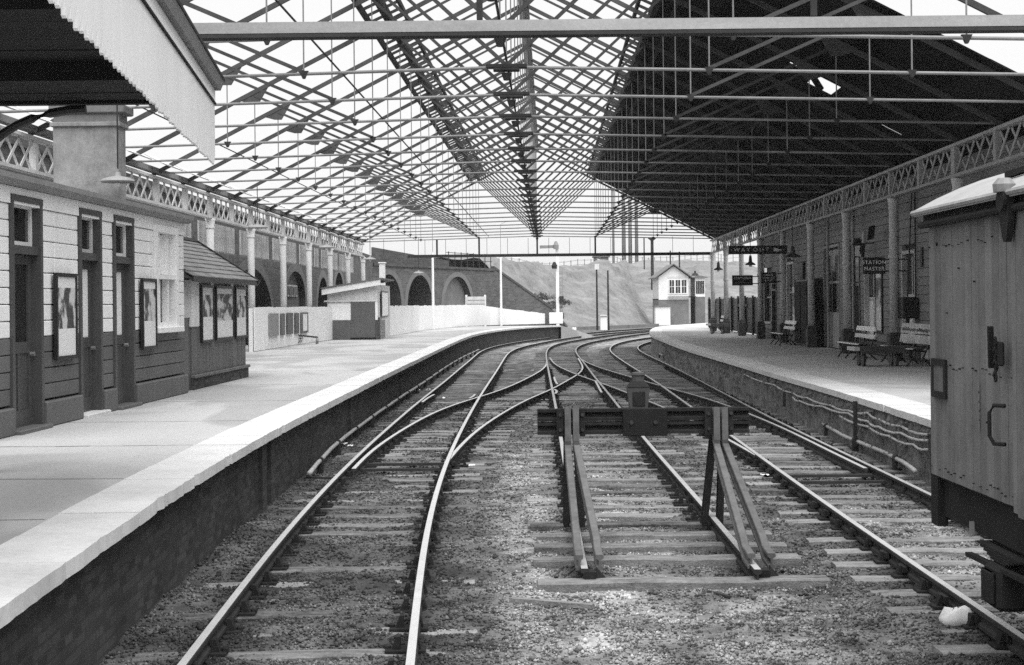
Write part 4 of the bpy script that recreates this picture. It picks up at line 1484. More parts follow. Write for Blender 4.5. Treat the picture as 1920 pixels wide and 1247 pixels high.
# boards hung on the fence
fx = lambda x: min((g2(q) for q in np.arange(0, 25, 0.05)), key=lambda p_: abs(960 + F * p_[0] / p_[1] - x))
for i, (xa, xb, ya, yb, m_, l_) in enumerate(((502.5, 519, 588, 631, M_cornice, 'grey empty notice board at the left end of the fence'), (524.5, 531, 588, 629, M_brown, 'narrow dark notice board second from the left on the fence'),
                                              (536, 546.5, 587, 627, M_door, 'dark notice board in the middle of the fence'), (551, 557.5, 587, 626, M_door, 'narrow dark notice board right of the middle one on the fence'), (562, 575, 586, 625, M_brown, 'framed notice board with white paper at the right end on the fence'))):
    pa, pb = fx(xa), fx(xb)
    dv = pb - pa
    Ln = np.linalg.norm(dv)
    nv = np.array([dv[1], -dv[0]]) / Ln
    t = thing('notice_board', l_, 'notice board', (pa[0], pa[1], 1.3), 'notice boards on the white fence')
    z0, z1 = ZY(xa, yb, pa[1]), ZY(xa, ya, pa[1])
    q = [(pa[0] + nv[0] * .02, pa[1] + nv[1] * .02, z0), (pb[0] + nv[0] * .02, pb[1] + nv[1] * .02, z0), (pb[0] + nv[0] * .02, pb[1] + nv[1] * .02, z1), (pa[0] + nv[0] * .02, pa[1] + nv[1] * .02, z1)]
    MB().prism(q, (nv[0] * 0.05, nv[1] * 0.05, 0)).build('board', m_, t)
    if i == 4:
        v0, v1 = Vector(q[0]).lerp(Vector(q[1]), 0.2), Vector(q[0]).lerp(Vector(q[1]), 0.8)
        off = Vector((nv[0] * .056, nv[1] * .056, 0))
        hh = z1 - z0
        MB().prism([v0 + off + Vector((0, 0, hh * .1)), v1 + off + Vector((0, 0, hh * .1)), v1 + off + Vector((0, 0, hh * .92)), v0 + off + Vector((0, 0, hh * .92))], off * 0.1).build('paper_sheet', M_paper, t)

# light iron barrow by the fence
p = P(570, 646, ZL)
bt = thing('platform_barrow', 'light iron framed hand barrow standing by the white fence', 'barrow', (p.x, p.y, ZL))
mb = MB()
for yy in (-0.25, 0.25):
    mb.tube([(p.x - 0.75, p.y + yy, ZL + 0.45), (p.x + 0.55, p.y + yy, ZL + 0.30), (p.x + 0.55, p.y + yy, ZL + 0.02)], 0.03, 6)
    mb.tube([(p.x - 0.75, p.y + yy, ZL + 0.45), (p.x - 0.80, p.y + yy, ZL + 0.80)], 0.03, 6)
for k in range(5):
    xx = p.x - 0.7 + k * 0.3
    mb.tube([(xx, p.y - 0.25, ZL + 0.44 - k * 0.035), (xx, p.y + 0.25, ZL + 0.44 - k * 0.035)], 0.025, 6)
mb.build('barrow_frame', M_iron, bt)
for yy in (-0.3, 0.3):
    mb = MB()
    ring = [(p.x - 0.35 + 0.24 * math.cos(t_), p.y + yy, ZL + 0.25 + 0.24 * math.sin(t_)) for t_ in np.linspace(0, 2 * math.pi, 17)]
    mb.tube(ring, 0.02, 6, cap=False)
    for q in range(3):
        a_ = q * math.pi / 3
        mb.tube([(p.x - 0.35 + 0.23 * math.cos(a_), p.y + yy, ZL + 0.25 + 0.23 * math.sin(a_)), (p.x - 0.35 - 0.23 * math.cos(a_), p.y + yy, ZL + 0.25 - 0.23 * math.sin(a_))], 0.012, 5)
    mb.build('barrow_wheel', M_iron, bt)

# ------------------------------------------------------------------ pale lean-to hut
D1, D2 = 71.5, 77.5
p0, p1 = PD(614, 637, D1), PD(708, 637, D1)
X0, X1 = p0.x, p1.x
lh = thing('lean_to_hut', 'pale flat fronted hut with sloping roof and a big dark door', 'hut', ((X0 + X1) / 2, D1 + 3, ZL))
zl_, zr2 = 3.0, 3.45
MB().prism([(X0, D1 + .06, ZL), (X1, D1 + .06, ZL), (X1, D1 + .06, zr2), (X0, D1 + .06, zl_)], (0.12, D2 - D1 - 0.06, 0)).build('hut_wall', M_offwhite, lh)
xd0, xd1 = PD(658, 600, D1).x, PD(703, 600, D1).x
MB().box(X0 + .02, xd0, D1, D1 + .055, ZL, 1.78).build('lower_panel', M_brown, lh)
MB().box(X0 + .02, xd0, D1 + 0.02, D1 + .055, 1.785, 2.55).build('upper_panel', M_white, lh)
MB().box(xd0, xd1, D1 - 0.02, D1 + .05, ZL, 2.62).build('wide_door', M_brown, lh)
MB().box(xd0 - .03, xd1 + .05, D1 - .05, D1 + .05, ZL - .0, ZL + .1).build('door_step', M_doordark, lh)
MB().box(X0 - 0.15, xd1 + .02, D1, D1 + .055, 2.65, 2.72).build('head_rail', M_offwhite, lh)
MB().box(xd1 + .02, X1 + .02, D1 - .02, D1 + .055, 1.785, 2.6).build('corner_board', M_white, lh)
MB().box(xd1 + .005, X1 + .02, D1 - .02, D1 + .055, ZL, 1.78).build('corner_base', M_door, lh)
MB().prism([(X0 - .22, D1 - .25, zl_ - .02), (X1 + .18, D1 - .25, zr2 - .02), (X1 + .18, D1 - .25, zr2 + .25), (X0 - .22, D1 - .25, zl_ + .25)], (0, 0.06, 0)).build('fascia', M_white, lh)
MB().prism([(X0 - .25, D1 - .3, zl_ + .26), (X1 + .22, D1 - .3, zr2 + .26), (X1 + .22, D1 - .3, zr2 + .32), (X0 - .25, D1 - .3, zl_ + .32)], (0.12, D2 - D1 + .5, 0)).build('roof_sheet', M_slate, lh)
xs = X1 + 0.02
for k in range(6):
    z0 = ZL + k * 0.15
    MB().box(xs + 0.005 * k * 0, xs + 0.05, D1 + .1, D2 - .2, z0 + .006, z0 + .144).build('side_board', M_cornice, lh)
MB().box(xs, xs + 0.09, D1 + .1, D1 + .5, ZL, 1.9).build('side_pier', M_door, lh)
framed_poster('poster_board', 'tall white poster on the side of the pale lean-to hut', 0, 0, 1, 0, 1, POST[5]) if False else None
t = thing('poster_board', 'tall white poster on the side of the pale lean-to hut', 'poster', (xs, D1 + 3, 1.9))
MB().box(xs + .06, xs + .09, D1 + 1.2, D2 - .8, 1.9, 3.15).build('backboard', M_black, t)
MB().box(xs + .091, xs + .095, D1 + 1.5, D2 - 1.1, 1.96, 3.09).build('printed_sheet', M_paper, t)
p = PD(717, 520, D2 + 2)
tag(MB().box(p.x - .15, p.x + .15, p.y - .15, p.y + .15, ZL, ZY(717, 494, D2 + 2)).bevbox(p.x - .2, p.x + .2, p.y - .2, p.y + .2, ZY(717, 494, D2 + 2), ZY(717, 494, D2 + 2) + .06, .01).build('white_post', M_white), 'stout white post rising behind the lean-to hut roof', 'post')

for x, D, yt, l_ in ((812, 100, 473, 'tall white lamp post behind the fence in front of the second arch'), (939.5, 117, 481, 'tall white lamp post behind the fence in front of the wing wall')):
    p = PD(x, 560, D)
    t = thing('lamp_post', l_, 'lamp post', (p.x, D, 0))
    MB().tube([(p.x, D, -0.2), (p.x, D, ZY(x, yt, D))], [0.10, 0.075], 8).build('post_shaft', M_white, t)
    MB().tube([(p.x, D, ZY(x, yt, D)), (p.x, D, ZY(x, yt - 60, D)), (p.x + 0.5, D, ZY(x, yt - 66, D))], 0.02, 6).build('post_arm', M_cornice, t)
nbp = PD(892, 562, 123)
t = thing('white_hurdle', 'white railed nameboard frame behind the fence under the bricked arch', 'board', (nbp.x, 123, 0.5))
w2 = 17.5 * 123 / F
for sx in (-1, 1):
    MB().box(nbp.x + sx * w2 - .08, nbp.x + sx * w2 + .08, 122.95, 123.05, 0.2, 3.25).build('post', M_white, t)
for z in (2.2, 2.52, 2.84):
    MB().box(nbp.x - w2, nbp.x + w2, 122.9, 122.94, z, z + .27).build('rail', M_offwhite, t)

# ------------------------------------------------------------------ brick arches on the left and far side


def arch_wall(name, label, cat, q0, q1, ztop, arches, zbot=-0.3, par=None, depth=3.0, infills=()):
    """wall in the vertical plane q0-q1 (plan points); arches given along t in 0..1 with apex and springing heights"""
    t = thing(name, label, cat, ((q0[0] + q1[0]) / 2, (q0[1] + q1[1]) / 2, zbot))
    q0, q1 = np.array(q0, float), np.array(q1, float)
    dv = q1 - q0
    Ln = np.linalg.norm(dv)
    nb_ = np.array([-dv[1], dv[0]]) / Ln      # away from the platform
    at_ = lambda tt, z, b=0.0: (q0[0] + dv[0] * tt + nb_[0] * b, q0[1] + dv[1] * tt + nb_[1] * b, z)
    mb, so, ring = MB(), MB(), MB()
    prev = 0.0
    rings = []
    for (ta, tb, zs, za) in arches:
        ring = MB()
        rings.append(ring)
        mb.quad(at_(prev, zbot), at_(ta, zbot), at_(ta, ztop), at_(prev, ztop))
        n_ = 20
        last = None
        for i in range(n_ + 1):
            f_ = i / n_
            x_ = -1 + 2 * f_
            z_ = zs + (za - zs) * math.sqrt(max(0, 1 - x_ * x_))
            tt = ta + (tb - ta) * f_
            x2 = x_ * (1 + 0.7 / ((tb - ta) * Ln / 2))
            cur = (tt, z_)
            if last:
                mb.quad(at_(last[0], last[1]), at_(tt, z_), at_(tt, ztop), at_(last[0], ztop))
                so.quad(at_(last[0], last[1]), at_(tt, z_), at_(tt, z_, depth), at_(last[0], last[1], depth))
                # voussoir ring standing a little proud
                cx = (ta + tb) / 2
                e = 1 + 0.55 / ((tb - ta) * Ln / 2)
                zr0, zr1 = last[1] + 0.42 * (0.25 + 0.75 * (last[1] - zs) / (za - zs)), z_ + 0.42 * (0.25 + 0.75 * (z_ - zs) / (za - zs))
                ring.prism([at_(last[0], last[1], -0.03), at_(tt, z_, -0.03), at_(cx + (tt - cx) * e, zr1, -0.03), at_(cx + (last[0] - cx) * e, zr0, -0.03)], (nb_[0] * .02, nb_[1] * .02, 0))
            last = cur
        for tt in (ta, tb):
            so.quad(at_(tt, zbot), at_(tt, zs), at_(tt, zs, depth), at_(tt, zbot, depth))
        prev = tb
    mb.quad(at_(prev, zbot), at_(1, zbot), at_(1, ztop), at_(prev, ztop))
    mb.build('wall_face', M_viaduct, t)
    if so.v:
        so.quad(at_(0, zbot, depth), at_(1, zbot, depth), at_(1, ztop, depth), at_(0, ztop, depth))
        so.build('vault', M_dark, t)
        for rg in rings:
            rg.build('arch_ring', M_arch, t)
    MB().prism([at_(0, ztop - .22, -.12), at_(1, ztop - .22, -.12), at_(1, ztop, -.12), at_(0, ztop, -.12)], (nb_[0] * .6, nb_[1] * .6, 0)).build('string_course', M_viaduct_top, t)
    for (k, b) in infills:
        ta, tb, zs, za = arches[k]
        pts = [at_(ta, zbot, b), at_(tb, zbot, b)]
        for i in range(13):
            x_ = 1 - 2 * i / 12
            pts.append(at_(ta + (tb - ta) * (x_ + 1) / 2, zs + (za - zs) * math.sqrt(max(0, 1 - x_ * x_)) - .002, b))
        MB().prism(pts, (nb_[0] * .3, nb_[1] * .3, 0)).build('brick_infill', M_infill, t)
    return t, at_


QA = (-11.0, 120.0)
QB = (-1.65, 143.4)
sc1 = 1 / 1.67
va, at1 = arch_wall('arched_viaduct', 'brick viaduct wall with three arches at the back left', 'viaduct', QA, QB, 5.85,
                    [(0.03 * sc1, 0.34 * sc1, 2.2, 4.98), (0.406 * sc1, 0.742 * sc1, 2.2, 5.0), (0.888 * sc1, 1.31 * sc1, 2.0, 4.98)], infills=[(2, 0.55)])
mb = MB().prism([at1(0, 5.85, 0), at1(0.585, 5.85, 0), at1(0.585, 6.35, 0), at1(0, 7.1, 0)], (-0.15, 0.45, 0))
mb.build('parapet', M_viaduct_top, va)
rl_ = thing('iron_railing', 'thin iron railing along the top of the brick viaduct wall', 'railing', at1(0.8, 5.86, 0.2))
for k in range(8):
    tt = 0.60 + 0.055 * k
    q = at1(tt, 5.85, 0.2)
    MB().tube([q, (q[0], q[1], 7.2)], 0.045, 6).build('rail_post', M_iron, rl_)
for z in (6.5, 7.1):
    MB().tube([at1(0.58, z, .2), at1(1.0, z, .2)], 0.03, 6).build('hand_rail', M_iron, rl_)
# left wall with big arches beyond the left columns
ql0, ql1 = (-12.0 + SH * 33, 33.0), (-11.0, 120.0)


def t_at(x, q0, q1):
    s = (x - 960) / F
    return (q0[0] - s * q0[1]) / (s * (q1[1] - q0[1]) - (q1[0] - q0[0]))


arL = []
for xa, xb, ya, zs_ in ((428, 511, 503, 1.6), (536, 572, 509, 2.9), (594, 617, 520, 1.6), (625, 646, 511, 2.0)):
    ta, tb = t_at(xa, ql0, ql1), t_at(xb, ql0, ql1)
    Dm = 33 + 87 * (ta + tb) / 2
    arL.append((ta, tb, zs_, ZY((xa + xb) / 2, ya, Dm)))
vl, at2 = arch_wall('arched_wall', 'brick wall with tall arches behind the left columns', 'wall', ql0, ql1, 6.35, arL, infills=[(1, 0.3), (3, 0.4)])
# things inside the arches: a window in the bricked arch, a pale screen and low dark truck in the open arch
ta, tb = t_at(540, ql0, ql1), t_at(566, ql0, ql1)
wd = sub('window', vl, at2(ta, 3, 0.28))
Dm = 33 + 87 * (ta + tb) / 2
z0, z1 = ZY(552, 556, Dm), ZY(552, 534, Dm)
MB().prism([at2(ta, z0, .28), at2(tb, z0, .28), at2(tb, z1, .28), at2(ta, z1, .28)], (0.05, 0, 0)).build('window_frame', M_offwhite, wd)
for k in range(3):
    a_, b_ = ta + (tb - ta) * (0.06 + k * 0.31), ta + (tb - ta) * (0.32 + k * 0.31)
    MB().prism([at2(a_, z0 + .08, .20), at2(b_, z0 + .08, .20), at2(b_, z1 - .08, .20), at2(a_, z1 - .08, .20)], (0.02, 0, 0)).build('pane', M_infill, wd)
ta, tb = t_at(440, ql0, ql1), t_at(492, ql0, ql1)
t = thing('store_screen', 'pale board screen standing inside the large open arch', 'screen', at2((ta + tb) / 2, 0, 1.6))
Dm = 33 + 87 * (ta + tb) / 2
MB().prism([at2(ta, -.2, 1.6), at2(tb, -.2, 1.6), at2(tb, ZY(470, 523, Dm), 1.6), at2(ta, ZY(470, 523, Dm), 1.6)], (-0.08, 0, 0)).build('screen_panel', M_white, t)
MB().prism([at2(ta, ZY(470, 560, Dm) - .3, 1.5), at2(tb, ZY(470, 560, Dm) - .3, 1.5), at2(tb, ZY(470, 562, Dm), 1.5), at2(ta, ZY(470, 562, Dm), 1.5)], (-0.06, 0, 0)).build('screen_shelf', M_infill, t)

# wing wall and embankment
ww0, ww1 = np.array(QB), np.array((4.0, 150.0))
zw = lambda f: 5.85 + (1.9 - 5.85) * f
wt = thing('wing_wall', 'dark brick wing wall sloping down beside the grass bank', 'wall', (1, 147, -0.3))
mb = MB()
pts = [(ww0[0], ww0[1], -.3), (ww1[0], ww1[1], -.3), (ww1[0], ww1[1], 1.9), (ww0[0], ww0[1], 5.85)]
mb.prism(pts, (-0.25, 0.5, 0)).build('wall_face', M_viaduct, wt)
MB().prism([(ww0[0], ww0[1] - .1, 5.86), (ww1[0], ww1[1] - .1, 1.91), (ww1[0], ww1[1] - .1, 2.15), (ww0[0], ww0[1] - .1, 6.1)], (-0.3, 0.8, 0)).build('coping', M_viaduct_top, wt)
MB().prism([(ww1[0], ww1[1], -.3), (ww1[0] + 1.5, ww1[1] + .3, -.3), (ww1[0] + 1.5, ww1[1] + .3, .3), (ww1[0], ww1[1], 1.9)], (-0.2, 0.5, 0)).build('toe_wall', M_viaduct, wt)


def hill_z(X, Y):
    toe = 152.5 + np.interp(X, [5, 11, 15, 18, 60], [0, 11, 24, 44, 52])
    base = np.where(X < 5, np.clip(1.5 + (4.0 - X) * 0.70, 0, 6.2), 0.0)
    y0 = np.where(X < 5, 143.4 + (X + 1.65) * (6.6 / 5.65) + 0.6, toe)
    z = base + np.clip(Y - y0, 0, 99) * 0.225
    top = 7.3 + np.interp(X, [8, 18, 60], [0, 1.6, 2.5])
    z = np.minimum(z, top) - 0.25
    nz = (vnoise(X + 60, Y, 0.22, 8) - 0.5) * 1.3 + (vnoise(X + 60, Y, 0.7, 9) - 0.5) * 0.7 + (vnoise(X + 60, Y, 1.6, 10) - 0.5) * 0.35
    nz = nz + 0.22 * np.sin(z * 5.0 + 3.0 * vnoise(X + 60, Y, 0.15, 12))
    return z + nz * np.clip((z + 0.2) / 3.0, 0, 1) * np.clip((top + 0.6 - z) / 1.5, 0.12, 1)


hx, hy = np.arange(-9, 60, 0.6), np.arange(143.5, 240, 0.6)
HX, HY = np.meshgrid(hx, hy)
HZ = hill_z(HX, HY)
yw = 143.4 + (HX + 1.65) * (6.6 / 5.65) + 0.5
HZ = np.where((HX < 4.0) & (HY < yw), -1.0, HZ)
me = bpy.data.meshes.new('grass_bank')
idx = np.arange(HX.size).reshape(HX.shape)
quads = np.stack([idx[:-1, :-1], idx[:-1, 1:], idx[1:, 1:], idx[1:, :-1]], -1).reshape(-1, 4)
okq = (HZ.reshape(-1)[quads] > -0.9).all(1)
me.from_pydata(np.stack([HX, HY, HZ], -1).reshape(-1, 3).tolist(), [], quads[okq].tolist())
me.materials.append(M_grass)
me.polygons.foreach_set('use_smooth', [True] * len(me.polygons))
o = bpy.data.objects.new('grass_bank', me)
C.objects.link(o)
tag(o, kind='structure')
# plateau behind the viaduct
o = MB().quad((-90, 121, 5.7), (-6, 144, 5.7), (-6, 260, 6.5), (-90, 260, 6.5)).build('plateau_ground', M_grass)
tag(o, kind='structure')
for i, (x, y, D, r, l_) in enumerate(((1028, 573, 151, 0.9, 'dark low bush at the foot of the wing wall'), (1052, 566, 154, 0.6, 'small dark bush beside the white signal post'), (1015, 556, 153.5, 1.0, 'scrubby bush beside the sloping wing wall'), (1020, 572, 128, 0.0, ''))):
    if not l_:
        continue
    p = PD(x, y, D)
    mb = MB()
    for k in range(900):
        th_, rr2 = random.random() * 6.28, random.random() ** 0.6
        lobe = 0.6 + 0.5 * math.sin(th_ * 3 + x) + 0.25 * math.sin(th_ * 7 + y)
        v_ = Vector((math.cos(th_) * rr2 * r * 1.9 * lobe, math.sin(th_) * rr2 * r * lobe, random.random() * r * 0.75 * (1 - rr2 * .8) - r * .25))
        s2 = random.uniform(.10, .26)
        q = p + v_
        w_ = Vector((random.uniform(-1, 1), random.uniform(-1, 1), random.uniform(-1, 1))) * s2
        w3 = Vector((random.uniform(-1, 1), random.uniform(-1, 1), random.uniform(-1, 1))) * s2
        mb.add([q, q + w_, q + w3], [(0, 1, 2)])
    tag(mb.build('bush', M_scrub), l_, 'bush')

# low trackside edge wall beyond the tracks
mb = MB()
pa, pb = P(1078, 619, -0.2), P(1240, 613.5, -0.2)
o = MB().bar((pa.x, pa.y, -.05), (pb.x, pb.y + 4, -.05), 0.3, 0.35).build('edge_kerb', M_infill)
tag(o, 'low kerb of sleepers at the foot of the grass bank', 'kerb')

# signal post, poles, cabinet
D = 126.0
p = PD(1046, 606, D)
sp_ = thing('signal_post', 'tall white wooden signal post with a faint semaphore arm at the platform end', 'signal', (p.x, D, 0))
ztop = ZY(1045, 452, D)
MB().box(p.x - .13, p.x + .13, D - .13, D + .13, -.2, ztop - .4).build('post', M_white, sp_)
MB().prism([(p.x - .16, D - .16, ztop - .4), (p.x + .16, D - .16, ztop - .4), (p.x, D - .16, ztop)], (0, .32, 0)).build('finial', M_white, sp_)
za = ZY(1030, 463, D)
MB().prism([(p.x - 1.45, D - .2, za - .14), (p.x - .1, D - .2, za - .10), (p.x - .1, D - .2, za + .14), (p.x - 1.45, D - .2, za + .12)], (0, .04, 0)).build('signal_arm', M_tie, sp_)
MB().lathe([(.22, -.2), (.22, .15), (.1, .45)], (p.x - .1, D - .3, za), 8).build('spectacle_lamp', M_cornice, sp_)
zl2 = ZY(1042, 499, D)
MB().lathe([(.2, -.22), (.24, .05), (.08, .35)], (p.x - .25, D - .25, zl2), 8).build('lower_lamp', M_iron, sp_)
mb = MB()
for sx in (-.16, .16):
    mb.tube([(p.x + .25 + sx, D + .2, -.2), (p.x + .25 + sx, D + .2, 5.5)], .02, 5)
for k in range(18):
    mb.tube([(p.x + .09, D + .2, .1 + k * .3), (p.x + .41, D + .2, .1 + k * .3)], .015, 5)
mb.build('ladder', M_cornice, sp_)
for z in (1.2, 2.6):
    MB().bevbox(p.x + .12, p.x + .5, D - .3, D + .1, z, z + .5, .03).build('relay_box', M_iron, sp_)
for x, yt, yb, l_ in ((1120, 496, 613, 'thin dark telegraph pole with a small plate, left of the pair'), (1141, 507, 612, 'thin dark telegraph pole right of the white cabinet')):
    D = 150
    p = PD(x, yb, D)
    t = thing('telegraph_pole', l_, 'pole', (p.x, D, -.2))
    MB().tube([(p.x, D, -.3), (p.x - .02, D, ZY(x, yt, D))], [.11, .08], 7).build('pole_shaft', M_iron, t)
    if x == 1120:
        z = ZY(x, yt, D)
        MB().box(p.x - .22, p.x + .22, D - .14, D - .1, z - .5, z + .05).build('pole_plate', M_offwhite, t)
p = PD(1132, 612, 148)
t = thing('relay_cabinet', 'small white lineside cabinet between the two thin poles', 'cabinet', (p.x, 148, -.2))
MB().bevbox(p.x - .35, p.x + .35, 147.7, 148.3, -.2, ZY(1132, 591, 148) - .1, .05).build('cabinet_body', M_white, t)
MB().prism([(p.x - .4, 147.6, ZY(1132, 591, 148) - .1), (p.x + .4, 147.6, ZY(1132, 591, 148) - .1), (p.x + .2, 147.6, ZY(1132, 591, 148) + .05), (p.x - .2, 147.6, ZY(1132, 591, 148) + .05)], (0, .8, 0)).build('cabinet_lid', M_offwhite, t)
p = P(1077, 627, 0)
t = thing('track_marker', 'small white block on a dark post beside the end of the left platform', 'marker', (p.x, p.y, -.2))
MB().box(p.x - .06, p.x + .06, p.y - .06, p.y + .06, -.2, .18).build('marker_post', M_iron, t)
MB().bevbox(p.x - .16, p.x + .16, p.y - .1, p.y + .1, .18, .55, .02).build('marker_block', M_white, t)

# ------------------------------------------------------------------ signal box
DS = 187.0
mp_ = DS / F
sb_ = thing('signal_box', 'white gabled signal box on a brick base at the foot of the bank', 'signal box', (PD(1270, 605, DS).x, DS, 0))
xl, xr = PD(1235, 560, DS).x, PD(1291, 560, DS).x
z = lambda y: ZY(1262, y, DS)
MB().box(xl, xr, DS, DS + 8, -.3, z(560)).build('brick_base', M_infill, sb_)
xw = PD(1252, 560, DS).x
MB().box(xw, xr + .02, DS - .02, DS + .05, -.3, z(560)).build('brick_front', M_infill, sb_)
MB().prism([(xl, DS - .05, z(562)), (xr, DS - .05, z(562)), (xr, DS - .05, z(519)), ((xl + xr) / 2, DS - .05, z(499)), (xl, DS - .05, z(519))], (0, 8, 0)).build('upper_wall', M_white, sb_)
wf = sub('window', sb_, ((xw + xr) / 2, DS, z(550)))
MB().box(xw + .1, xr - .1, DS - .12, DS - .055, z(552), z(525)).build('window_frame', M_white, wf)
for k in range(3):
    a_ = xw + .2 + k * ((xr - xw - .3) / 3)
    wpp = (xr - xw - .3) / 3 - .14
    for i in range(2):
        for j in range(2):
            MB().box(a_ + i * wpp / 2 + .03, a_ + (i + 1) * wpp / 2 - .03, DS - .14, DS - .122, z(550) + j * 0.84 + .03, z(550) + j * 0.84 + .80).build('pane', M_glass, wf)
wr2 = sub('side_window', sb_, (xr, DS + 4, z(550)))
for k in range(9):
    MB().box(xr + .005, xr + .03, DS + .4 + k * .82, DS + .4 + k * .82 + .66, z(550), z(526)).build('pane', M_glass, wr2)
MB().box(xw, xr + .9, DS - .5, DS - .16, z(557.5), z(556)).box(xr + .04, xr + .9, DS - .5, DS + 8, z(557.5), z(556)).build('walkway', M_brown, sb_)
for sg in (-1, 1):
    a_ = xl - .5 if sg < 0 else xr + .5
    MB().prism([((xl + xr) / 2, DS - .6, z(496.5)), (a_, DS - .6, z(522)), (a_, DS - .6, z(520)), ((xl + xr) / 2, DS - .6, z(494.5))], (0, 9, 0)).build('roof_slope', M_slate, sb_)
MB().box(xw + .0, xr - .3, DS - .09, DS - .055, z(521.5), z(518)).build('name_panel', M_offwhite, sb_)
# the taller glazed wing towards the platform
xr3 = PD(1322, 560, DS + 1).x
MB().box(xr + .95, xr3, DS + 1, DS + 6, -.3, z(557)).build('wing_base', M_infill, sb_)
MB().box(xr + .95, xr3, DS + 1, DS + 6, z(557) + .01, z(521)).build('wing_wall', M_white, sb_)
wg = sub('wing_window', sb_, (xr + 1, DS + 1, z(550)))
for k in range(5):
    w_ = (xr3 - xr - 1.1) / 5
    MB().box(xr + 1.05 + k * w_, xr + 1.05 + (k + .8) * w_, DS + .94, DS + .99, z(551), z(527)).build('pane', M_glass, wg)
MB().prism([(xr + .6, DS + .7, z(521)), (xr3 + .4, DS + .7, z(521)), (xr3 - .4, DS + .7, z(517)), (xr + 1.4, DS + .7, z(517))], (0, 5.6, 0)).build('wing_roof', M_slate, sb_)
MB().lathe([(.5, 0), (.3, .3), (.12, .35), (.12, .6)], ((xr + xr3) / 2, DS + 2, z(517)), 10).build('roof_vent', M_iron, sb_)
ps = PD(1242, 606, DS - 3)
t = thing('lamp_hut', 'small pale flat roofed hut in front of the signal box', 'hut', (ps.x, DS - 3, -.2))
a_, b_ = PD(1229, 600, DS - 3).x, PD(1257, 600, DS - 3).x
MB().box(a_, b_, DS - 3, DS - .8, -.3, ZY(1242, 575, DS - 3)).build('hut_wall', M_white, t)
MB().box(a_ - .15, b_ + .1, DS - 3.15, DS - .7, ZY(1242, 575, DS - 3) + .003, ZY(1242, 573, DS - 3)).build('hut_roof', M_slate, t)

# ------------------------------------------------------------------ beyond the bank: works and tall stacks
for x, wpx, l_ in ((1150.5, 4.5, 'thinnest tall chimney over the grass bank, leftmost of the row'), (1170, 7.5, 'thick tall chimney, second from the left over the bank'), (1182, 7, 'thick tall chimney in the middle of the row over the bank'), (1194, 6.5, 'thick tall chimney, last of the three close together')):
    D = 330.0
    p = PD(x, 500, D)
    r = wpx / 2 * D / F
    t = thing('tall_chimney', l_, 'chimney', (p.x, D, 6), 'tall chimneys beyond the bank')
    MB().tube([(p.x, D, 5), (p.x, D, 27)], [r * 1.12, r * .88], 12).build('stack', M_haze_brick, t, smooth=True)
    MB().tube([(p.x, D, 27), (p.x, D, 27.6)], r * 1.1, 12).build('stack_rim', M_haze_brick, t)
for x, yt, D, l_ in ((1208, 446, 230, 'thin pole right of the chimneys'), (1223, 447, 215, 'dark pole with a flared head right of the chimneys'), (1257, 470, 205, 'thin post rising behind the signal box roof'), (1274, 472, 205, 'second thin post rising behind the signal box roof')):
    p = PD(x, 500, D)
    r = .1 if x != 1223 else .22
    t = thing('far_pole', l_, 'pole', (p.x, D, 5))
    MB().tube([(p.x, D, 4), (p.x, D, ZY(x, yt, D))], r, 7).build('pole_shaft', M_iron, t)
    if x == 1223:
        zz = ZY(x, yt, D)
        MB().lathe([(.25, -.3), (.6, .0), (.65, .1)], (p.x, D, zz), 8).build('flared_head', M_iron, t)
p = PD(1128, 498, 215)
t = thing('hilltop_shed', 'small dark shed on top of the grass bank', 'shed', (p.x, 215, 6.5))
w_ = 13 * 215 / F
MB().box(p.x - w_, p.x + w_, 215, 218, 6, ZY(1128, 482, 215)).build('shed_wall', M_haze_brick, t)
MB().prism([(p.x - w_ - .2, 214.8, ZY(1128, 482, 215)), (p.x + w_ + .2, 214.8, ZY(1128, 482, 215)), (p.x + w_ + .2, 214.8, ZY(1128, 480, 215) + .1), (p.x - w_ - .2, 214.8, ZY(1128, 480, 215))], (0, 3.6, 0)).build('shed_roof', M_slate, t)
MB().box(p.x - w_ * .6, p.x - w_ * .2, 214.95, 214.99, ZY(1128, 493, 215), ZY(1128, 486, 215)).build('shed_window', M_frost, t)
t = thing('hilltop_fence', 'thin post and rail fence along the top of the grass bank', 'fence', (8, 200, 7))
FY = lambda X: 152.5 + float(np.interp(X, [5, 11, 15, 18, 60], [0, 11, 24, 44, 52])) + 46
HZf = lambda X: float(hill_z(np.array(float(X)), np.array(FY(X))))
for k in range(44):
    X = -6 + k * 1.0
    MB().box(X - .05, X + .05, FY(X) - .05, FY(X) + .05, HZf(X) - .2, HZf(X) + 1.25).build('fence_post', M_cornice, t)
for h in (.5, 1.1):
    mb = MB()
    for k in range(43):
        X = -6 + k
        mb.bar((X, FY(X) - .07, HZf(X) + h), (X + 1, FY(X + 1) - .07, HZf(X + 1) + h), .03, .05)
    mb.build('fence_rail', M_cornice, t)
p = PD(968, 490, 205)
t = thing('road_trailer', 'small pale trailer on the road at the top of the bank', 'trailer', (p.x, 205, 7))
MB().bevbox(p.x - .55, p.x + .55, 205, 207, ZY(968, 496, 205), ZY(968, 483, 205), .08).build('trailer_body', M_offwhite, t)
for sx in (-.4, .4):
    MB().tube([(p.x + sx, 204.8, 7.45), (p.x + sx, 204.95, 7.45)], .3, 10).build('trailer_wheel', M_black, t)

# ------------------------------------------------------------------ station building on the right platform
UR = 10.05
rb = thing('station_building', 'long dark boarded station building behind the columns on the right platform', 'building', S((UR + 2, 45, ZR)))
URI = UR + 0.14
B0, B1 = 12.0, 70.8
MB().box(URI, URI + 6, B0, B1, ZR, 6.02).build('wall_core', M_rwall, rb, fn=S)
vR = lambda x: VX(x, UR)
# openings: (x image left, x image right, z0, z1, kind)
OPS = []


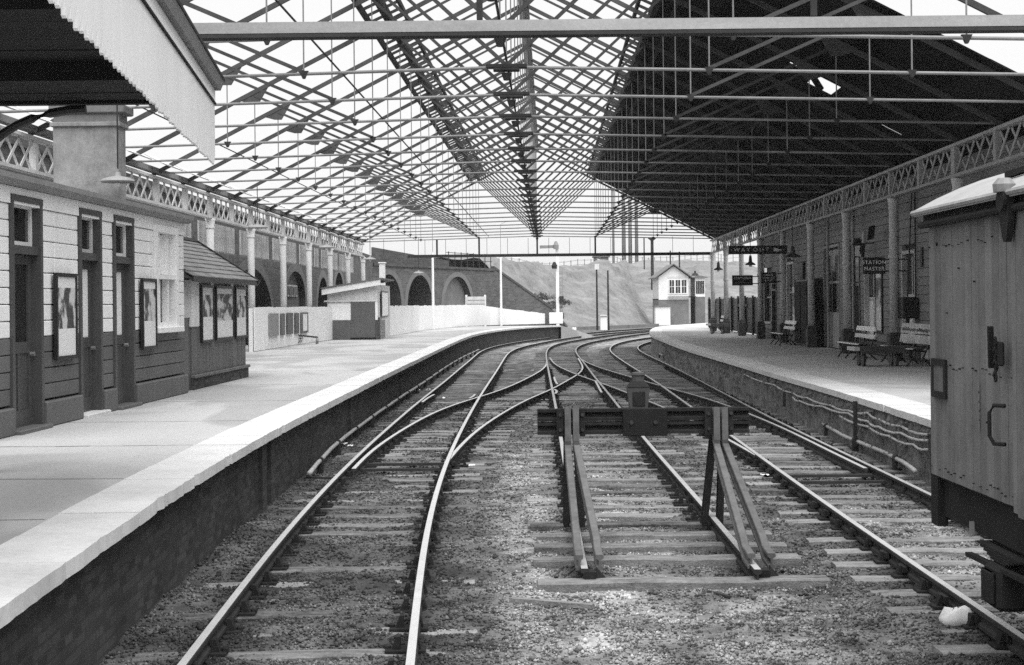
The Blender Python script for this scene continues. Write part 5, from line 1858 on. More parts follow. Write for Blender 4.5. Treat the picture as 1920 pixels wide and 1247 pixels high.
def op(xa, xb, z0, z1, kind):
    a, b = sorted((vR(xa), vR(xb)))
    OPS.append((a, b, z0, z1, kind))


op(1433, 1447, 1.55, 3.7, 'window')
op(1448.5, 1456, ZR, 3.25, 'dark')
op(1477, 1488.5, 1.6, 4.0, 'window')
op(1546, 1574, ZR, 4.35, 'glazed')
op(1593, 1612, ZR, 4.3, 'door')
op(1623, 1643, 1.35, 3.55, 'window')
op(1694, 1716, 1.35, 3.75, 'blind')
op(1790, 1830, ZR, 3.5, 'door')
OPS.sort()
zrow = ZR + 0.42
MB().box(UR - 0.06, URI, B0, B1, ZR, ZR + 0.02).build('base_strip', M_colbase, rb, fn=S)
edges = [B0] + [e for o_ in OPS for e in o_[:2]] + [B1]
rows = []
z = ZR + 0.42
while z < 5.9:
    rows.append((z, min(z + 0.235, 6.02)))
    z += 0.235
for (z0, z1) in rows:
    cur = B0
    segs = []
    for (a, b, za, zb2, kd) in OPS:
        if z1 > za - 0.1 and z0 < zb2 + 0.1:
            segs.append((cur, a - 0.1))
            cur = b + 0.1
    segs.append((cur, B1))
    for (a, b) in segs:
        if b - a < 0.05:
            continue
        mb = MB()
        mb.prism([(URI - 0.02, a, z0 + .002), (UR - 0.002 + random.uniform(-.002, .002), a, z0 + .006), (UR + 0.006, a, z1 - .008), (URI - 0.02, a, z1 - .004)], (0, b - a, 0))
        mb.build('weather_board', M_rboard, rb, fn=S)
cur = B0
for (a, b, za, zb2, kd) in OPS + [(B1, B1, 0, 0, '')]:
    if za < 1.2 or kd == '':
        MB().bevbox(UR - 0.06, URI, cur + .01, a - .11, ZR + .02, ZR + 0.41, .02).build('plinth_block', M_colbase, rb, fn=S)
        cur = b + .11
for (a, b, za, zb2, kd) in OPS:
    nm = {'window': 'window', 'blind': 'window', 'dark': 'door', 'door': 'door', 'glazed': 'door'}[kd]
    g = sub(nm, rb, S((UR, (a + b) / 2, za)))
    fm = M_column if nm == 'window' else (M_girder_r if kd == 'glazed' else M_door)
    MB().box(UR - .03, URI - .01, a - .098, a, za, zb2).box(UR - .03, URI - .01, b, b + .098, za, zb2).box(UR - .03, URI - .01, a - .098, b + .098, zb2 + .001, zb2 + .098).build(nm + '_frame', fm, g, fn=S)
    m_ = (a + b) / 2
    if nm == 'window':
        MB().box(UR - .08, URI - .01, a - .16, b + .16, za - .098, za - .002).build('window_sill', fm, g, fn=S)
        for (p_, q_) in ((a + .03, m_ - .03), (m_ + .03, b - .03)):
            if kd == 'blind':
                MB().box(URI - .03, URI - .01, p_, q_, za + .03, za + (zb2 - za) * .5).build('blind', M_paper, g, fn=S)
                MB().box(URI - .03, URI - .01, p_, q_, za + (zb2 - za) * .53, zb2 - .04).build('pane', M_glass, g, fn=S)
            else:
                k2 = .55 if (a, b) == (vR(1643), vR(1623)) or a < 50 else 0
                if k2:
                    MB().box(URI - .03, URI - .01, p_, q_, za + .03, za + (zb2 - za) * k2).build('blind', M_paper, g, fn=S)
                MB().box(URI - .03, URI - .01, p_, q_, za + (zb2 - za) * (k2 + .02) + .02, zb2 - .04).build('pane', M_glass, g, fn=S)
        MB().box(URI - .05, URI - .005, m_ - .03, m_ + .03, za, zb2).box(URI - .05, URI - .005, a, b, za + (zb2 - za) * .5 - .0, za + (zb2 - za) * .53).build('glazing_bar', fm, g, fn=S)
    elif kd == 'glazed':
        MB().box(URI - .06, URI - .01, a + .005, m_ - .005, za + .02, za + 1.2).build('lower_panel', M_girder_r, g, fn=S)
        MB().box(URI - .06, URI - .01, m_ + .005, b - .005, za + .02, za + 1.2).build('lower_panel', M_girder_r, g, fn=S)
        for i in range(3):
            for j in range(2):
                p_, q_ = a + (b - a) * i / 3 + .06, a + (b - a) * (i + 1) / 3 - .06
                MB().box(URI - .04, URI - .01, p_, q_, za + 1.28 + j * 1.1, za + 2.3 + j * 1.0).build('pane', M_glass, g, fn=S)
        MB().box(URI - .035, URI - .008, a + .005, b - .005, za + 1.2, za + 3.5).build('sash', M_girder_r, g, fn=S)
    else:
        MB().box(URI - .06, URI - .01, a + .005, b - .005, za + .02, za + 2.15).build('door_leaf', M_doordark, g, fn=S)
        MB().box(URI - .05, URI - .01, a + .1, b - .1, za + 2.3, zb2 - .1).build('transom_pane', M_glass, g, fn=S)
        MB().box(UR - .02, URI - .01, a, b, za + 2.155, za + 2.25).build('transom_rail', M_door, g, fn=S)
        MB().tube([S((URI - .06, a + .1, za + 1.0)), S((URI - .13, a + .1, za + 1.0))], .03, 8).build('door_knob', M_tie, g)
# drain pipes and battens on the wall
for x, l_ in ((1553, 0), (1600, 0), (1681, 0), (1716.5, 1)):
    d = vR(x) - .3
    MB().tube([S((UR - .06, d, ZR + .02 if not l_ else 2.2)), S((UR - .06, d, 6.05))], .045 if not l_ else .02, 8).build('drain_pipe', M_girder_r if not l_ else M_iron, rb)
MB().box(UR - .10, UR - .005, B1 - .2, B1 + .05, ZR, 6.08).build('corner_board', M_column, rb, fn=S)


def wall_poster(label, xa, xb, z0, z1, pm, fm=M_black):
    a, b = sorted((vR(xa), vR(xb)))
    t = thing('poster_board', label, 'poster', S((UR, (a + b) / 2, z0)))
    MB().box(UR - .05, UR - .01, a - .08, b + .08, z0 - .08, z1 + .08).build('backboard', fm, t, fn=S)
    MB().box(UR - .056, UR - .051, a, b, z0, z1).build('printed_sheet', pm, t, fn=S)


wall_poster('white poster with a faint picture behind the middle white bench', 1488.5, 1499.5, 1.35, 3.05, POST[6])
wall_poster('tall white poster in a dark frame right of the station master window', 1645.5, 1655, 1.55, 3.35, POST[7])
a, b = sorted((vR(1502), vR(1511)))
tag(MB().bevbox(UR - .12, UR - .01, a, b, 1.3, 4.0, .02).build('dark_board', M_black, fn=S), 'tall black board on the wall right of the white poster', 'board')
a, b = sorted((vR(1519), vR(1545)))
cb = thing('tall_cupboard', 'tall dark cupboard against the wall beside the grey glazed door', 'cupboard', S((UR - .3, (a + b) / 2, ZR)))
MB().bevbox(UR - .6, UR - .02, a, b, ZR, 3.28, .02).build('cupboard_body', M_black, cb, fn=S)
for k in range(2):
    MB().box(UR - .625, UR - .6, a + .1 + k * (b - a) / 2, a + (k + 1) * (b - a) / 2 - .1, ZR + .1, 3.2).build('cupboard_door', M_doordark, cb, fn=S)
a = vR(1552)
ps = thing('weighing_machine', 'dark rounded post machine beside the grey glazed door', 'machine', S((UR - .35, a + .6, ZR)))
q = S((UR - .35, a + .6, ZR))
MB().bevbox(q[0] - .2, q[0] + .2, q[1] - .2, q[1] + .2, ZR, ZR + 1.25, .03).build('machine_pedestal', M_black, ps)
MB().lathe([(.12, 1.25), (.26, 1.4), (.28, 1.6), (.2, 1.75), (.05, 1.8)], q, 12).build('machine_head', M_doordark, ps)
a = vR(1712)
q = S((UR - .35, vR(1719), 0))
tb = thing('telephone_box', 'dark wall telephone cupboard on the right near the van', 'telephone box', (q[0], q[1], 1.6))
MB().bevbox(q[0] - .12, q[0] + .30, q[1] - .35, q[1] + .35, ZY(1718, 597, q[1]), ZY(1718, 557, q[1]), .03).build('box_body', M_black, tb)
MB().tube([(q[0] + .1, q[1], ZY(1718, 597, q[1])), (q[0] + .1, q[1], ZY(1718, 612, q[1]))], .05, 8).build('conduit', M_iron, tb)
MB().tube([(q[0] + .1, q[1], ZY(1718, 557, q[1])), (q[0] + .25, q[1], 5.6)], .02, 6).build('cable_run', M_iron, tb)
# enamel strip on the wall by the van
d = vR(1731)
tag(MB().box(UR - .05, UR - .01, d - .1, d + .12, ZY(1731, 500, d), ZY(1731, 463, d)).build('wall_strip', M_black, fn=S), 'narrow black strip on the wall just left of the van', 'plate')

# lit square lantern on a bracket, and the bell above it
D = 46.5
q = PD(1612, 470, D)
t = thing('bracket_lantern', 'square lantern with a white pane on a bracket above the dark door', 'lantern', tuple(q))
MB().prism([(q.x - .17, D, q.z - .20), (q.x + .14, D, q.z - .20), (q.x + .17, D, q.z + .18), (q.x - .2, D, q.z + .18)], (0, .3, 0)).build('lantern_body', M_black, t)
MB().prism([(q.x - .15, D - .012, q.z - .16), (q.x + .05, D - .012, q.z - .19), (q.x - .02, D - .012, q.z + .0), (q.x + .02, D - .012, q.z + .15), (q.x - .15, D - .012, q.z + .15)], (0, .01, 0)).build('lantern_pane', M_paper, t)
MB().prism([(q.x - .22, D - .02, q.z + .183), (q.x + .2, D - .02, q.z + .183), (q.x + .07, D + .1, q.z + .36), (q.x - .09, D + .1, q.z + .36)], (0, .2, 0)).build('lantern_cap', M_iron, t)
MB().bar((q.x, D + .15, q.z + .24), (q.x + .75, D + .4, q.z + .24), .04).build('lantern_bracket', M_iron, t)
q = PD(1632, 440, 45.0)
t = thing('loudspeaker', 'dark horn loudspeaker on the wall above the station master sign', 'loudspeaker', tuple(q))
MB().prism([(q.x - .10, q.y, q.z - .16), (q.x + .08, q.y, q.z - .1), (q.x + .12, q.y, q.z + .28), (q.x - .05, q.y, q.z + .24)], (0.1, .3, 0)).build('horn', M_doordark, t)
MB().bevbox(q.x - .22, q.x - .12, q.y, q.y + .2, q.z - .25, q.z + .1, .02).build('housing', M_girder_r, t)


# signs ------------------------------------------------------------
def text(s_, size, loc, parent, m_=M_letter, ax='CENTER', sx=1.0, space=1.0):
    cu = bpy.data.curves.new('lettering', 'FONT')
    cu.body = s_
    cu.size = size
    cu.align_x = ax
    cu.align_y = 'CENTER'
    cu.extrude = 0.003
    cu.space_character = space
    cu.offset = 0.006 * size
    cu.materials.append(m_)
    tmp = bpy.data.objects.new('lettering_curve', cu)
    me_ = bpy.data.meshes.new_from_object(tmp)
    bpy.data.objects.remove(tmp)
    o_ = bpy.data.objects.new('lettering', me_)
    C.objects.link(o_)
    o_.parent = parent
    o_.location = Vector(loc) - WO[parent]
    o_.rotation_euler = (math.pi / 2, 0, 0)
    o_.scale = (sx, 1, 1)
    return o_


def sign(label, x0, x1, y0, y1, D, lines, parts_=None, hang_=None):
    a, b = PD(x0, y1, D), PD(x1, y0, D)
    t = thing('hanging_sign', label, 'sign', ((a.x + b.x) / 2, D, a.z))
    MB().bevbox(a.x, b.x, D, D + .06, a.z, b.z, .01).build('sign_board', M_black, t)
    H = b.z - a.z
    n_ = len(lines)
    for i, (s_, rel) in enumerate(lines):
        if not s_:      # a worn second line that can no longer be read
            for q_ in range(7):
                xq_ = (a.x + b.x) / 2 + (q_ - 3) * .085
                MB().box(xq_ - .02, xq_ + .02 + random.uniform(-.008, .01), D - .006, D - .002, (a.z + b.z) / 2 - H * .26, (a.z + b.z) / 2 - H * .17).build('worn_mark', M_cornice, t)
            continue
        zc = b.z - H * (i + .5) / n_ if n_ > 1 else (a.z + b.z) / 2
        if n_ > 1:
            zc = (a.z + b.z) / 2 + ((n_ - 1) / 2 - i) * H * .78 / n_
        text(s_, H / n_ * rel, ((a.x + b.x) / 2, D - .004, zc), t, space=1.15)
    return t, a, b


# WAY OUT
D = 60.5
a, b = PD(1365, 477, D), PD(1476, 460, D)
t = thing('hanging_sign', 'long black sign reading WAY OUT with a pointing hand', 'sign', ((a.x + b.x) / 2, D, a.z))
MB().bevbox(a.x, b.x, D, D + .06, a.z, b.z, .01).build('sign_board', M_black, t)
MB().box(a.x - .02, a.x + .03, D - .02, D - .003, a.z - .02, b.z + .02).build('end_strip', M_letter, t)
W_, H_ = b.x - a.x, b.z - a.z
text('WAY', H_ * .62, (a.x + W_ * .235, D - .004, (a.z + b.z) / 2), t, space=1.5, sx=1.1)
text('OUT', H_ * .62, (a.x + W_ * .555, D - .004, (a.z + b.z) / 2), t, space=1.6, sx=1.1)
MB().tube([(a.x + W_ * .065, D - .008, (a.z + b.z) / 2), (a.x + W_ * .065, D - .003, (a.z + b.z) / 2)], H_ * .06, 8).build('dot_mark', M_letter, t)
hx0, hz0, hs = a.x + W_ * .77, (a.z + b.z) / 2, H_
outl = [(-.0, .22), (.10, .24), (.55, .12), (.62, .06), (.95, .02), (.98, -.07), (.62, -.10), (.60, -.17), (.45, -.22), (.12, -.2), (0, -.22)]
MB().prism([(hx0 + px * hs, D - .008, hz0 + pz * hs) for px, pz in outl], (0, .005, 0)).build('pointing_hand', M_letter, t)
for xx in (a.x + .3, b.x - .3):
    MB().tube([(xx, D + .03, b.z), (xx, D + .03, 6.2)], .012, 5).build('hanger', M_iron, t)
# STATION MASTER
t, a, b = sign('black bracket sign reading STATION MASTER', 1618, 1660, 482.5, 514, 42.0, [('STATION', .62), ('MASTER', .62)])
for z_ in (a.z + .08, b.z - .06):
    MB().bar((b.x, 42.03, z_), (b.x + .62, 42.03, z_), .035).build('bracket', M_iron, t)
MB().tube([(a.x + .35, 42.03, a.z), (a.x + .35, 42.03, a.z - 1.55)], .012, 5).build('chain', M_iron, t)
t, a, b = sign('small black sign in three lines for the ladies waiting room', 1427, 1455.5, 510.5, 531.5, 61.4, [('LADIES', .66), ('WAITING', .66), ('ROOM', .66)])
for z_ in (a.z + .08, b.z - .06):
    MB().bar((b.x, 61.43, z_), (b.x + .4, 61.43, z_), .04).build('bracket', M_iron, t)
t, a, b = sign('small black sign reading GENTLEMEN between two columns', 1373, 1411.5, 516, 535.5, 68.0, [('GENTLEMEN', .52), ('', .3)])
for z_ in (a.z + .08, b.z - .06):
    MB().bar((b.x, 68.03, z_), (b.x + .4, 68.03, z_), .04).build('bracket', M_iron, t)


# pendant lamps ------------------------------------------------------
def pendant(x, y, D, label, r, m_, ztop=None, flat=False, hang_=True):
    q = PD(x, y, D)
    t = thing('pendant_lamp', label, 'lamp', (q.x, q.y, q.z))
    if flat:
        MB().lathe([(r * .97, 0), (r, .02), (r * .9, .06), (r * .6, .09), (r * .2, .115), (.04, .19)], tuple(q), 18).build('lamp_shade', m_, t, smooth=False)
    else:
        MB().lathe([(r, 0), (r * .85, .06), (r * .34, .14), (r * .26, .34), (.05, .42)], tuple(q), 16).build('lamp_shade', m_, t)
    MB().lathe([(.05, -.08), (.07, -.02), (.05, .0)], tuple(q), 8).build('lamp_bulb', M_frost, t)
    if hang_:
        MB().tube([(q.x, q.y, q.z + .25), (q.x, q.y, ztop or 6.2)], .014, 6).build('lamp_rod', M_iron, t)


pendant(1486, 482.5, 56, 'dark pendant lamp right of the way out sign', .32, M_shade)
pendant(1407, 497, 66, 'dark pendant lamp below the way out sign', .24, M_shade)
pendant(1347, 506.5, 78, 'small dark pendant lamp near the far end of the right platform', .26, M_shade)
pendant(221, 342, 27.6, 'pale flat lamp shade beside the rendered chimney', .31, M_shadew, flat=True)
pendant(483, 428, 47, 'pale flat lamp shade before the lattice girder above the slate roofed hut', .33, M_shadew, flat=True)
pendant(612, 465, 62, 'pale flat lamp shade hanging below the left girder above the bricked arch', .33, M_shadew, flat=True)
pendant(694, 487, 72, 'pale flat lamp shade at the far end of the left girder', .28, M_shadew, flat=True)
pendant(785, 513, 84, 'small pale lamp shade hanging before the second viaduct arch', .3, M_shadew, flat=True)


# benches -------------------------------------------------------------
def bench(label, u, d0, d1, lettered=False):
    """seat parallel to the track, back towards the wall"""
    t = thing('platform_bench', label, 'bench', S((u, (d0 + d1) / 2, ZR)))
    bm_ = M_benchwood if not lettered else M_screen
    for k, (uu, z_) in enumerate(((-.50, .43), (-.36, .44), (-.22, .43))):
        MB().bevbox(u + uu - .055, u + uu + .055, d0, d1, ZR + z_, ZR + z_ + .035, .008).build('seat_slat', bm_ if k == 0 else M_barrow, t, fn=S)
    bk = [(0.0, .60, .11), (.05, .80, .13)] if not lettered else [(0.0, .55, .22), (.04, .80, .26)]
    for uu, z_, h_ in bk:
        MB().prism([(u + uu - .03, d0, ZR + z_), (u + uu, d0, ZR + z_), (u + uu + .03, d0, ZR + z_ + h_), (u + uu, d0, ZR + z_ + h_)], (0, d1 - d0, 0)).build('back_slat', bm_, t, fn=S)
    for dd in (d0 + .2, (d0 + d1) / 2, d1 - .2):
        mb = MB()
        mb.bar((u - .50, dd, ZR + .42), (u - .08, dd, ZR + .38), .05, .05)
        mb.tube([(u - .50, dd, ZR + .42), (u - .42, dd, ZR + .22), (u - .58, dd, ZR + .0)], .028, 6)
        mb.tube([(u + .08, dd, ZR + .95), (u - .04, dd, ZR + .45), (u - .16, dd, ZR + .22), (u + .08, dd, ZR + .0)], .028, 6)
        mb.build('bench_leg', M_black, t, fn=S)
    if lettered:
        # worn lettering along the back board: nothing of it can be read
        mb = MB()
        for k in range(15):
            dd = d0 + .15 + k * (d1 - d0 - .3) / 15
            mb.box(u - .008, u - .002, dd, dd + random.uniform(.06, .12), ZR + .86 + random.uniform(-.01, .02), ZR + .93 + random.uniform(-.01, .03))
        mb.build('worn_lettering', M_black, t, fn=S)
    return t


bench('nearer white slatted bench by the station master window', 9.15, 42.6, 45.3)
bench('middle white slatted bench in front of the white poster', 9.30, 57.4, 60.0)
bench('small white bench at the far end of the right platform', 9.6, 83.0, 85.0)
bench('grey bench with a worn lettered back board beside the van', 9.55, 37.9, 41.2, True)


def barrow(label, x0, x1, D, zt_, nm='barrow'):
    a, b = PD(x0, 650, D), PD(x1, 650, D)
    t = thing('luggage_barrow', label, 'barrow', ((a.x + b.x) / 2, D + .4, ZR))
    for k in range(5):
        MB().bevbox(a.x + .18, b.x, D + .01 + k * .17, D + .165 + k * .17, zt_ - .05, zt_, .006).build('deck_plank', M_barrow, t)
    MB().bevbox(a.x + .02, a.x + .17, D, D + .85, zt_ - .10, zt_ + .0, .01).build('end_board', M_column, t)
    MB().box(a.x + .18, b.x, D - .02, D + .005, zt_ - .16, zt_ - .01).box(a.x + .18, b.x, D + .87, D + .89, zt_ - .16, zt_ - .01).build('side_rail', M_barrow, t)
    for xx in (a.x + .30, b.x - .30):
        for yy in (D + .22, D + .70):
            w_ = MB()
            w_.tube([(xx - .03, yy, ZR + .2), (xx + .03, yy, ZR + .2)], .2, 16)
            w_.build('barrow_wheel', M_black, t)
        MB().bar((xx, D + .1, ZR + .19), (xx, D + .8, ZR + .19), .05).build('axle', M_iron, t)
        MB().box(xx - .04, xx + .04, D + .14, D + .22, ZR + .22, zt_ - .05).box(xx - .04, xx + .04, D + .68, D + .76, ZR + .22, zt_ - .05).build('barrow_leg', M_barrow, t)
    return t


barrow('low dark luggage barrow standing before the nearer white bench', 1600, 1706, 38.3, 1.28)
t = barrow('dark luggage barrow at the far end of the right platform', 1327, 1368, 79.5, 1.33)
q = PD(1737, 664, 38.2)
tag(MB().lathe([(.10, 0), (.13, .05), (.13, .22), (.09, .26)], (q.x, q.y, q.z - .13), 12).build('white_bucket', M_offwhite), 'small pale bucket by the lettered bench just left of the van', 'bucket')

# dark fence and gate beyond the building
ff_ = thing('dark_fence', 'dark boarded fence with a grey gate beyond the station building', 'fence', S((10.4, 82, ZR)))
d = 70.9
while d < 99:
    if 79.5 < d < 84.5:
        m_ = M_brown
    else:
        m_ = M_black
    gap = 0.16 if d > 88 and int(d * 2) % 4 == 0 else .012
    MB().box(10.40, 10.44, d + gap, d + .49, ZR + .05, 2.68 + random.uniform(-.04, .04)).build('fence_board', m_, ff_, fn=S)
    d += .5
for d in np.arange(71, 99.5, 3.0):
    MB().box(10.30, 10.395, d - .06, d + .06, ZR, 2.78).build('fence_post', M_black, ff_, fn=S)
MB().box(10.33, 10.39, 79.5, 84.5, ZR + .35, ZR + .5).box(10.33, 10.39, 79.5, 84.5, 2.2, 2.35).build('gate_rail', M_brown, ff_, fn=S)

# ------------------------------------------------------------------ wooden van on the right track
XV = 3.27
van = thing('goods_van', 'grey planked wooden goods van cut off by the right edge', 'goods van', (4.2, 9.4, 0))
VE, VB = 11.87, 6.6          # far end, near end
ZB0, ZB1 = 1.07, 3.05
WV = 2.36
MB().box(XV + .03, XV + WV, VB, VE - .03, ZB0, ZB1 + .1).build('van_core', M_vandark, van)
d = VE
k = 0
while d > VB + .05:
    d2 = max(d - .155, VB)
    dz = 0
    door = 7.0 < (d + d2) / 2 < 9.72
    x0 = XV - (.045 if door else 0) + random.uniform(0, .004)
    MB().bevbox(x0, XV + .028, d2 + .006, d - .006, ZB0 + .02 - (.04 if door else 0), 3.045, .004).build('side_plank', M_van, van)
    d = d2
    k += 1
for k in range(15):
    MB().bevbox(XV + .03 + k * .155, XV + .18 + k * .155, VE - .028, VE + .0, ZB0 + .02, 3.1, .004).build('end_plank', M_van, van)
# cornice, door runner
MB().box(XV - .03, XV + .02, VB, VE + .03, 3.055, 3.15).build('cant_rail', M_vandark, van)
MB().tube([(XV - .06, VB, 3.035), (XV - .06, VE - .0, 3.035)], .028, 8).build('door_runner', M_vandark, van)
MB().box(XV - .035, XV - .005, 9.72, 9.80, ZB0, 3.04).build('door_stile', M_van, van)
# arched roof
prof = []
for i in range(15):
    f_ = i / 14
    xx = XV - .09 + (WV + .18) * f_
    zz_ = 3.155 + .36 * (1 - (2 * f_ - 1) ** 2)
    prof.append((xx, zz_))
pts = [(x_, VE + .09, z_ + .0) for x_, z_ in prof] + [(x_, VE + .09, z_ - .05) for x_, z_ in reversed(prof)]
MB().prism(pts, (0, VB - VE - .18, 0)).build('arched_roof', M_vanroof, van)
MB().tube([(XV - .095, VB, 3.135), (XV - .095, VE + .1, 3.135)], .022, 6).build('roof_edge', M_girder_r, van)
MB().bar((XV + .28, 9.35, 3.375), (XV + .13, 10.35, 3.30), .05, .04).build('rain_strip', M_vandark, van)
# nail heads and knots on the side planks
nail = MB().tube([(-.012, 0, 0), (.004, 0, 0)], .006, 7).build('nail_head', M_vandark, None, origin=(0, 0, 0))
C.objects.unlink(nail)
for k in range(14):
    for z_ in (1.16, 1.95, 2.86):
        for q_ in (.04, .115):
            if random.random() < 0.6:
                inst(nail, (XV - .002, VE - .155 * k - q_, z_ + random.uniform(-.02, .02)), van, 0, (1, random.uniform(.5, 1.1), random.uniform(.5, 1.1)))
    for q_ in range(k % 2):
        inst(nail, (XV - .001, VE - .155 * k - random.uniform(.03, .12), random.uniform(1.2, 2.9)), van, 0, (1, random.uniform(.6, 1.5), random.uniform(.8, 2.2)))
# door hanger
hD = 9.73
MB().prism([(XV - .10, hD - .08, 3.10), (XV - .10, hD + .10, 3.10), (XV - .10, hD + .10, 2.96), (XV - .10, hD + .03, 2.82), (XV - .10, hD - .02, 2.82), (XV - .10, hD - .08, 2.96)], (.04, 0, 0)).build('door_hanger', M_vandark, van)
MB().tube([(XV - .13, hD, 3.09), (XV - .06, hD, 3.09)], .075, 12).build('hanger_wheel', M_vandark, van)
MB().lathe([(.07, 0), (.075, .05), (.04, .09)], (XV - .10, hD, 3.14), 10).build('hanger_cap', M_tie, van)
# label clip, chalk, hasp and chain, grab handle
gD = lambda x: (XV - 0.02) * F / (x - 960)
a, b = gD(1770), gD(1744)
z0, z1 = ZY(1757, 746, (a + b) / 2), ZY(1757, 673, (a + b) / 2)
MB().box(XV - .02, XV - .002, a, a + .05, z0, z1).box(XV - .02, XV - .002, b - .05, b, z0, z1).box(XV - .02, XV - .002, a + .05, b - .05, z0, z0 + .05).box(XV - .02, XV - .002, a + .05, b - .05, z1 - .05, z1).build('label_frame', M_vandark, van)
MB().box(XV - .012, XV - .004, a + .05, b - .05, z0 + .05, z1 - .05).build('label_board', M_van, van)
d = gD(1876)
MB().bar((XV - .09, d, ZY(1874, 612, d)), (XV - .07, d + .05, ZY(1874, 690, d)), .035, .03).build('door_lever', M_vandark, van)
mb = MB()
for k in range(7):
    zz_ = ZY(1880, 640 + k * 11, d)
    ring = [(XV - .08 + (.015 * math.cos(t_) if k % 2 else 0), d - .07 + .02 * math.sin(t_) * (1 if k % 2 == 0 else .3), zz_ + .028 * math.cos(t_)) for t_ in np.linspace(0, 2 * math.pi, 11)]
    mb.tube(ring, .009, 5, cap=False)
mb.build('chain', M_vandark, van)
MB().bevbox(XV - .075, XV - .046, d - .16, d - .03, ZY(1890, 685, d), ZY(1890, 640, d), .01).build('hasp_plate', M_vandark, van)
d = gD(1884)
z0, z1 = ZY(1884, 832, d), ZY(1884, 760, d)
MB().tube([(XV - .045, d - .06, z1), (XV - .10, d, z1), (XV - .12, d + .03, z1 - .05), (XV - .12, d + .03, z0 + .05), (XV - .10, d, z0), (XV - .045, d - .06, z0)], .014, 8).build('grab_handle', M_vandark, van)
# chalk marks (plain strokes, nothing written)
d = gD(1829)
mb = MB()
for k in range(5):
    zz_ = ZY(1829, 722 + k * 17, d)
    mb.box(XV - .0075, XV - .0065, d - .02, d - .012 + random.uniform(0, .01), zz_ - .06, zz_ + .02)
mb.build('chalk_stroke', M_tie, van)
# underframe
MB().box(XV + .06, XV + .16, VB, VE - .02, .78, ZB0 + .015).build('sole_bar', M_vandark, van)
MB().box(XV + WV - .16, XV + WV - .06, VB, VE - .02, .78, ZB0 + .015).build('sole_bar', M_vandark, van)
MB().bevbox(XV + .02, XV + WV - .02, VE - .12, VE + .02, .74, ZB0 + .03, .01).build('headstock', M_vandark, van)
MB().box(XV + .01, XV + .09, VE - .16, VE + .03, .70, ZB0 + .1).build('corner_plate', M_vandark, van)
for bx_ in (XV + .32, XV + WV - .32):
    MB().tube([(bx_, VE, .98), (bx_, VE + .35, .98)], .06, 10).build('buffer_shank', M_vandark, van)
    MB().tube([(bx_, VE + .35, .98), (bx_, VE + .39, .98)], .2, 16).build('buffer_head', M_vandark, van)
ax = 10.25
xq = XV + .12
for aD in (ax, 8.0):
    MB().bevbox(XV - .05, XV + .2, aD - .16, aD + .16, .36, .66, .03).build('axle_box', M_vandark, van)
    MB().bevbox(XV - .08, XV - .05, aD - .12, aD + .12, .40, .62, .012).build('axle_box_cover', M_vandark, van)
    mb = MB()
    for k in range(5):
        L2 = .46 - k * .075
        mb.box(XV + .0, XV + .1, aD - L2, aD + L2, .735 - k * .016 + .0, .748 - k * .016)
    mb.build('leaf_spring', M_vandark, van)
    MB().prism([(XV + .1, aD - .45, .80), (XV + .1, aD + .45, .80), (XV + .1, aD + .18, .40), (XV + .1, aD - .18, .40)], (.02, 0, 0)).build('axle_guard', M_vandark, van)
    for wx in (XV + .34, XV + WV - .34 - .1):
        w_ = sub('wheel', van, (wx, aD, .46))
        MB().tube([(wx, aD, .46), (wx + .11, aD, .46)], .46, 28).build('tyre', M_rust, w_)
        MB().tube([(wx + .0 - .012, aD, .46), (wx + .12, aD, .46)], .12, 14).build('hub', M_vandark, w_)
    MB().tube([(XV + .1, aD, .46), (XV + WV - .1, aD, .46)], .06, 10).build('axle', M_vandark, van)
MB().bar((XV + .0, 10.9, .62), (XV + .0, 7.4, .70), .05, .03).build('brake_lever', M_vandark, van)
q = Vector((XV - .005, 10.85, .80))
MB().prism([(q.x, q.y - .02, q.z - .03), (q.x, q.y + .02, q.z - .03), (q.x, q.y + .01, q.z + .06), (q.x, q.y - .01, q.z + .06)], (.03, 0, 0)).build('white_handle', M_tie, van)

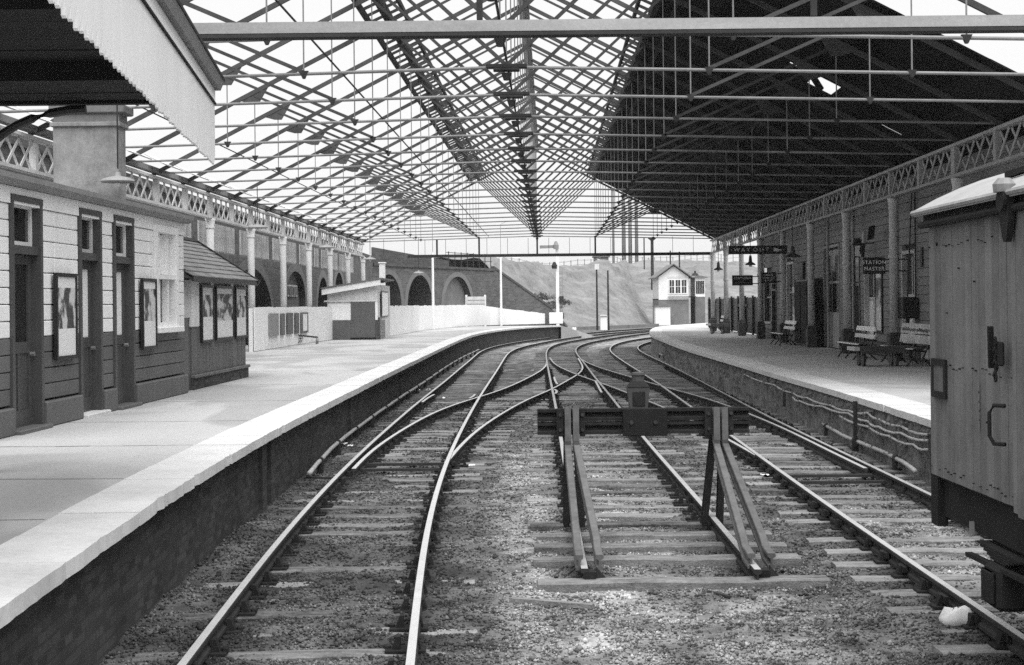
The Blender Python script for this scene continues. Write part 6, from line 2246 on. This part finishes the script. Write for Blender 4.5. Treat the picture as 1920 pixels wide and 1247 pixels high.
# ------------------------------------------------------------------ litter and stray pieces
LIT = [(1800, 1152, .16, 'large pale stone lying against the rail by the van'), (1715, 1150, .0, '')]
for x, y, r, l_ in LIT:
    if not r:
        continue
    p = P(x, y + 8, -.12)
    mb = MB().lathe([(.07, -.08), (.12, -.03), (.13, .02), (.09, .07), (.03, .09)], (p.x, p.y, p.z), 11)
    mb.v = [(p.x + (v_[0] - p.x) * 1.15 + random.uniform(-.03, .03), p.y + (v_[1] - p.y) * .8 + random.uniform(-.03, .03), v_[2] + random.uniform(-.022, .022)) for v_ in mb.v]
    tag(mb.build('pale_stone', M_offwhite, smooth=True), l_, 'stone')
for x, y, wpx, l_ in ((783, 732, 9, 'white scrap of paper nearest the left rod under the platform'), (803, 731, 9, 'white scrap of paper beside the left rail'), (836, 747, 12, 'crumpled paper between the rails of the left track'),
                      (646, 833, 11, 'white paper scrap left of the left rail'), (657, 836, 10, 'second white paper scrap beside the left rail'), (885, 873, 12, 'paper scrap right of the left track by the gravel'), (1434, 891, 14, 'pale scrap beside the far right sleepers ends')):
    p = P(x, y, -.13)
    s2 = wpx * p.y / F / 2
    mb = MB()
    n_ = 5
    v_, f_ = [], []
    for i in range(n_):
        for j in range(n_):
            v_.append((p.x + (i / (n_ - 1) - .5) * 2 * s2, p.y + (j / (n_ - 1) - .5) * 2.6 * s2, p.z + random.uniform(0, .5) * s2))
    for i in range(n_ - 1):
        for j in range(n_ - 1):
            f_.append((i * n_ + j, i * n_ + j + 1, (i + 1) * n_ + j + 1, (i + 1) * n_ + j))
    mb.add(v_, f_)
    tag(mb.build('paper_scrap', M_paper), l_, 'paper')
pa, pb = P(958, 1124, -.16), P(1112, 1137, -.16)
tag(MB().bar(pa, pb, .07, .04).build('loose_batten', M_sleeper), 'thin loose batten lying on the gravel before the buffer stop', 'batten')
pa, pb = P(1325, 1108, -.17), P(1368, 1119, -.17)
tag(MB().bar(pa, pb, .03, .02).build('iron_scrap', M_iron), 'short dark iron scrap on the gravel before the buffer stop', 'scrap')
p = P(58, 1212, -.05)
wbq = thing('trough_cover', 'pale worn concrete block at the foot of the left platform in the corner', 'block', (p.x, p.y, -.3))
MB().bevbox(p.x - .3, p.x + .28, p.y - .25, p.y + .3, -.14, .0, .05).build('block_top', M_offwhite, wbq)
MB().box(p.x - .25, p.x + .24, p.y - .2, p.y + .3, -.35, -.141).build('block_foot', M_dark, wbq)

# ------------------------------------------------------------------ thin town haze
hz = bpy.data.materials.new('thin_haze')
hz.use_nodes = True
hz.node_tree.nodes.clear()
pv = hz.node_tree.nodes.new('ShaderNodeVolumePrincipled')
pv.inputs['Color'].default_value = (0.9, 0.9, 0.9, 1)
pv.inputs['Density'].default_value = 0.0003
pv.inputs['Anisotropy'].default_value = 0.2
ho = hz.node_tree.nodes.new('ShaderNodeOutputMaterial')
hz.node_tree.links.new(pv.outputs[0], ho.inputs['Volume'])
o = MB().box(-410, 410, -30, 910, -1.5, 32).build('haze', hz)
o['kind'] = 'stuff'
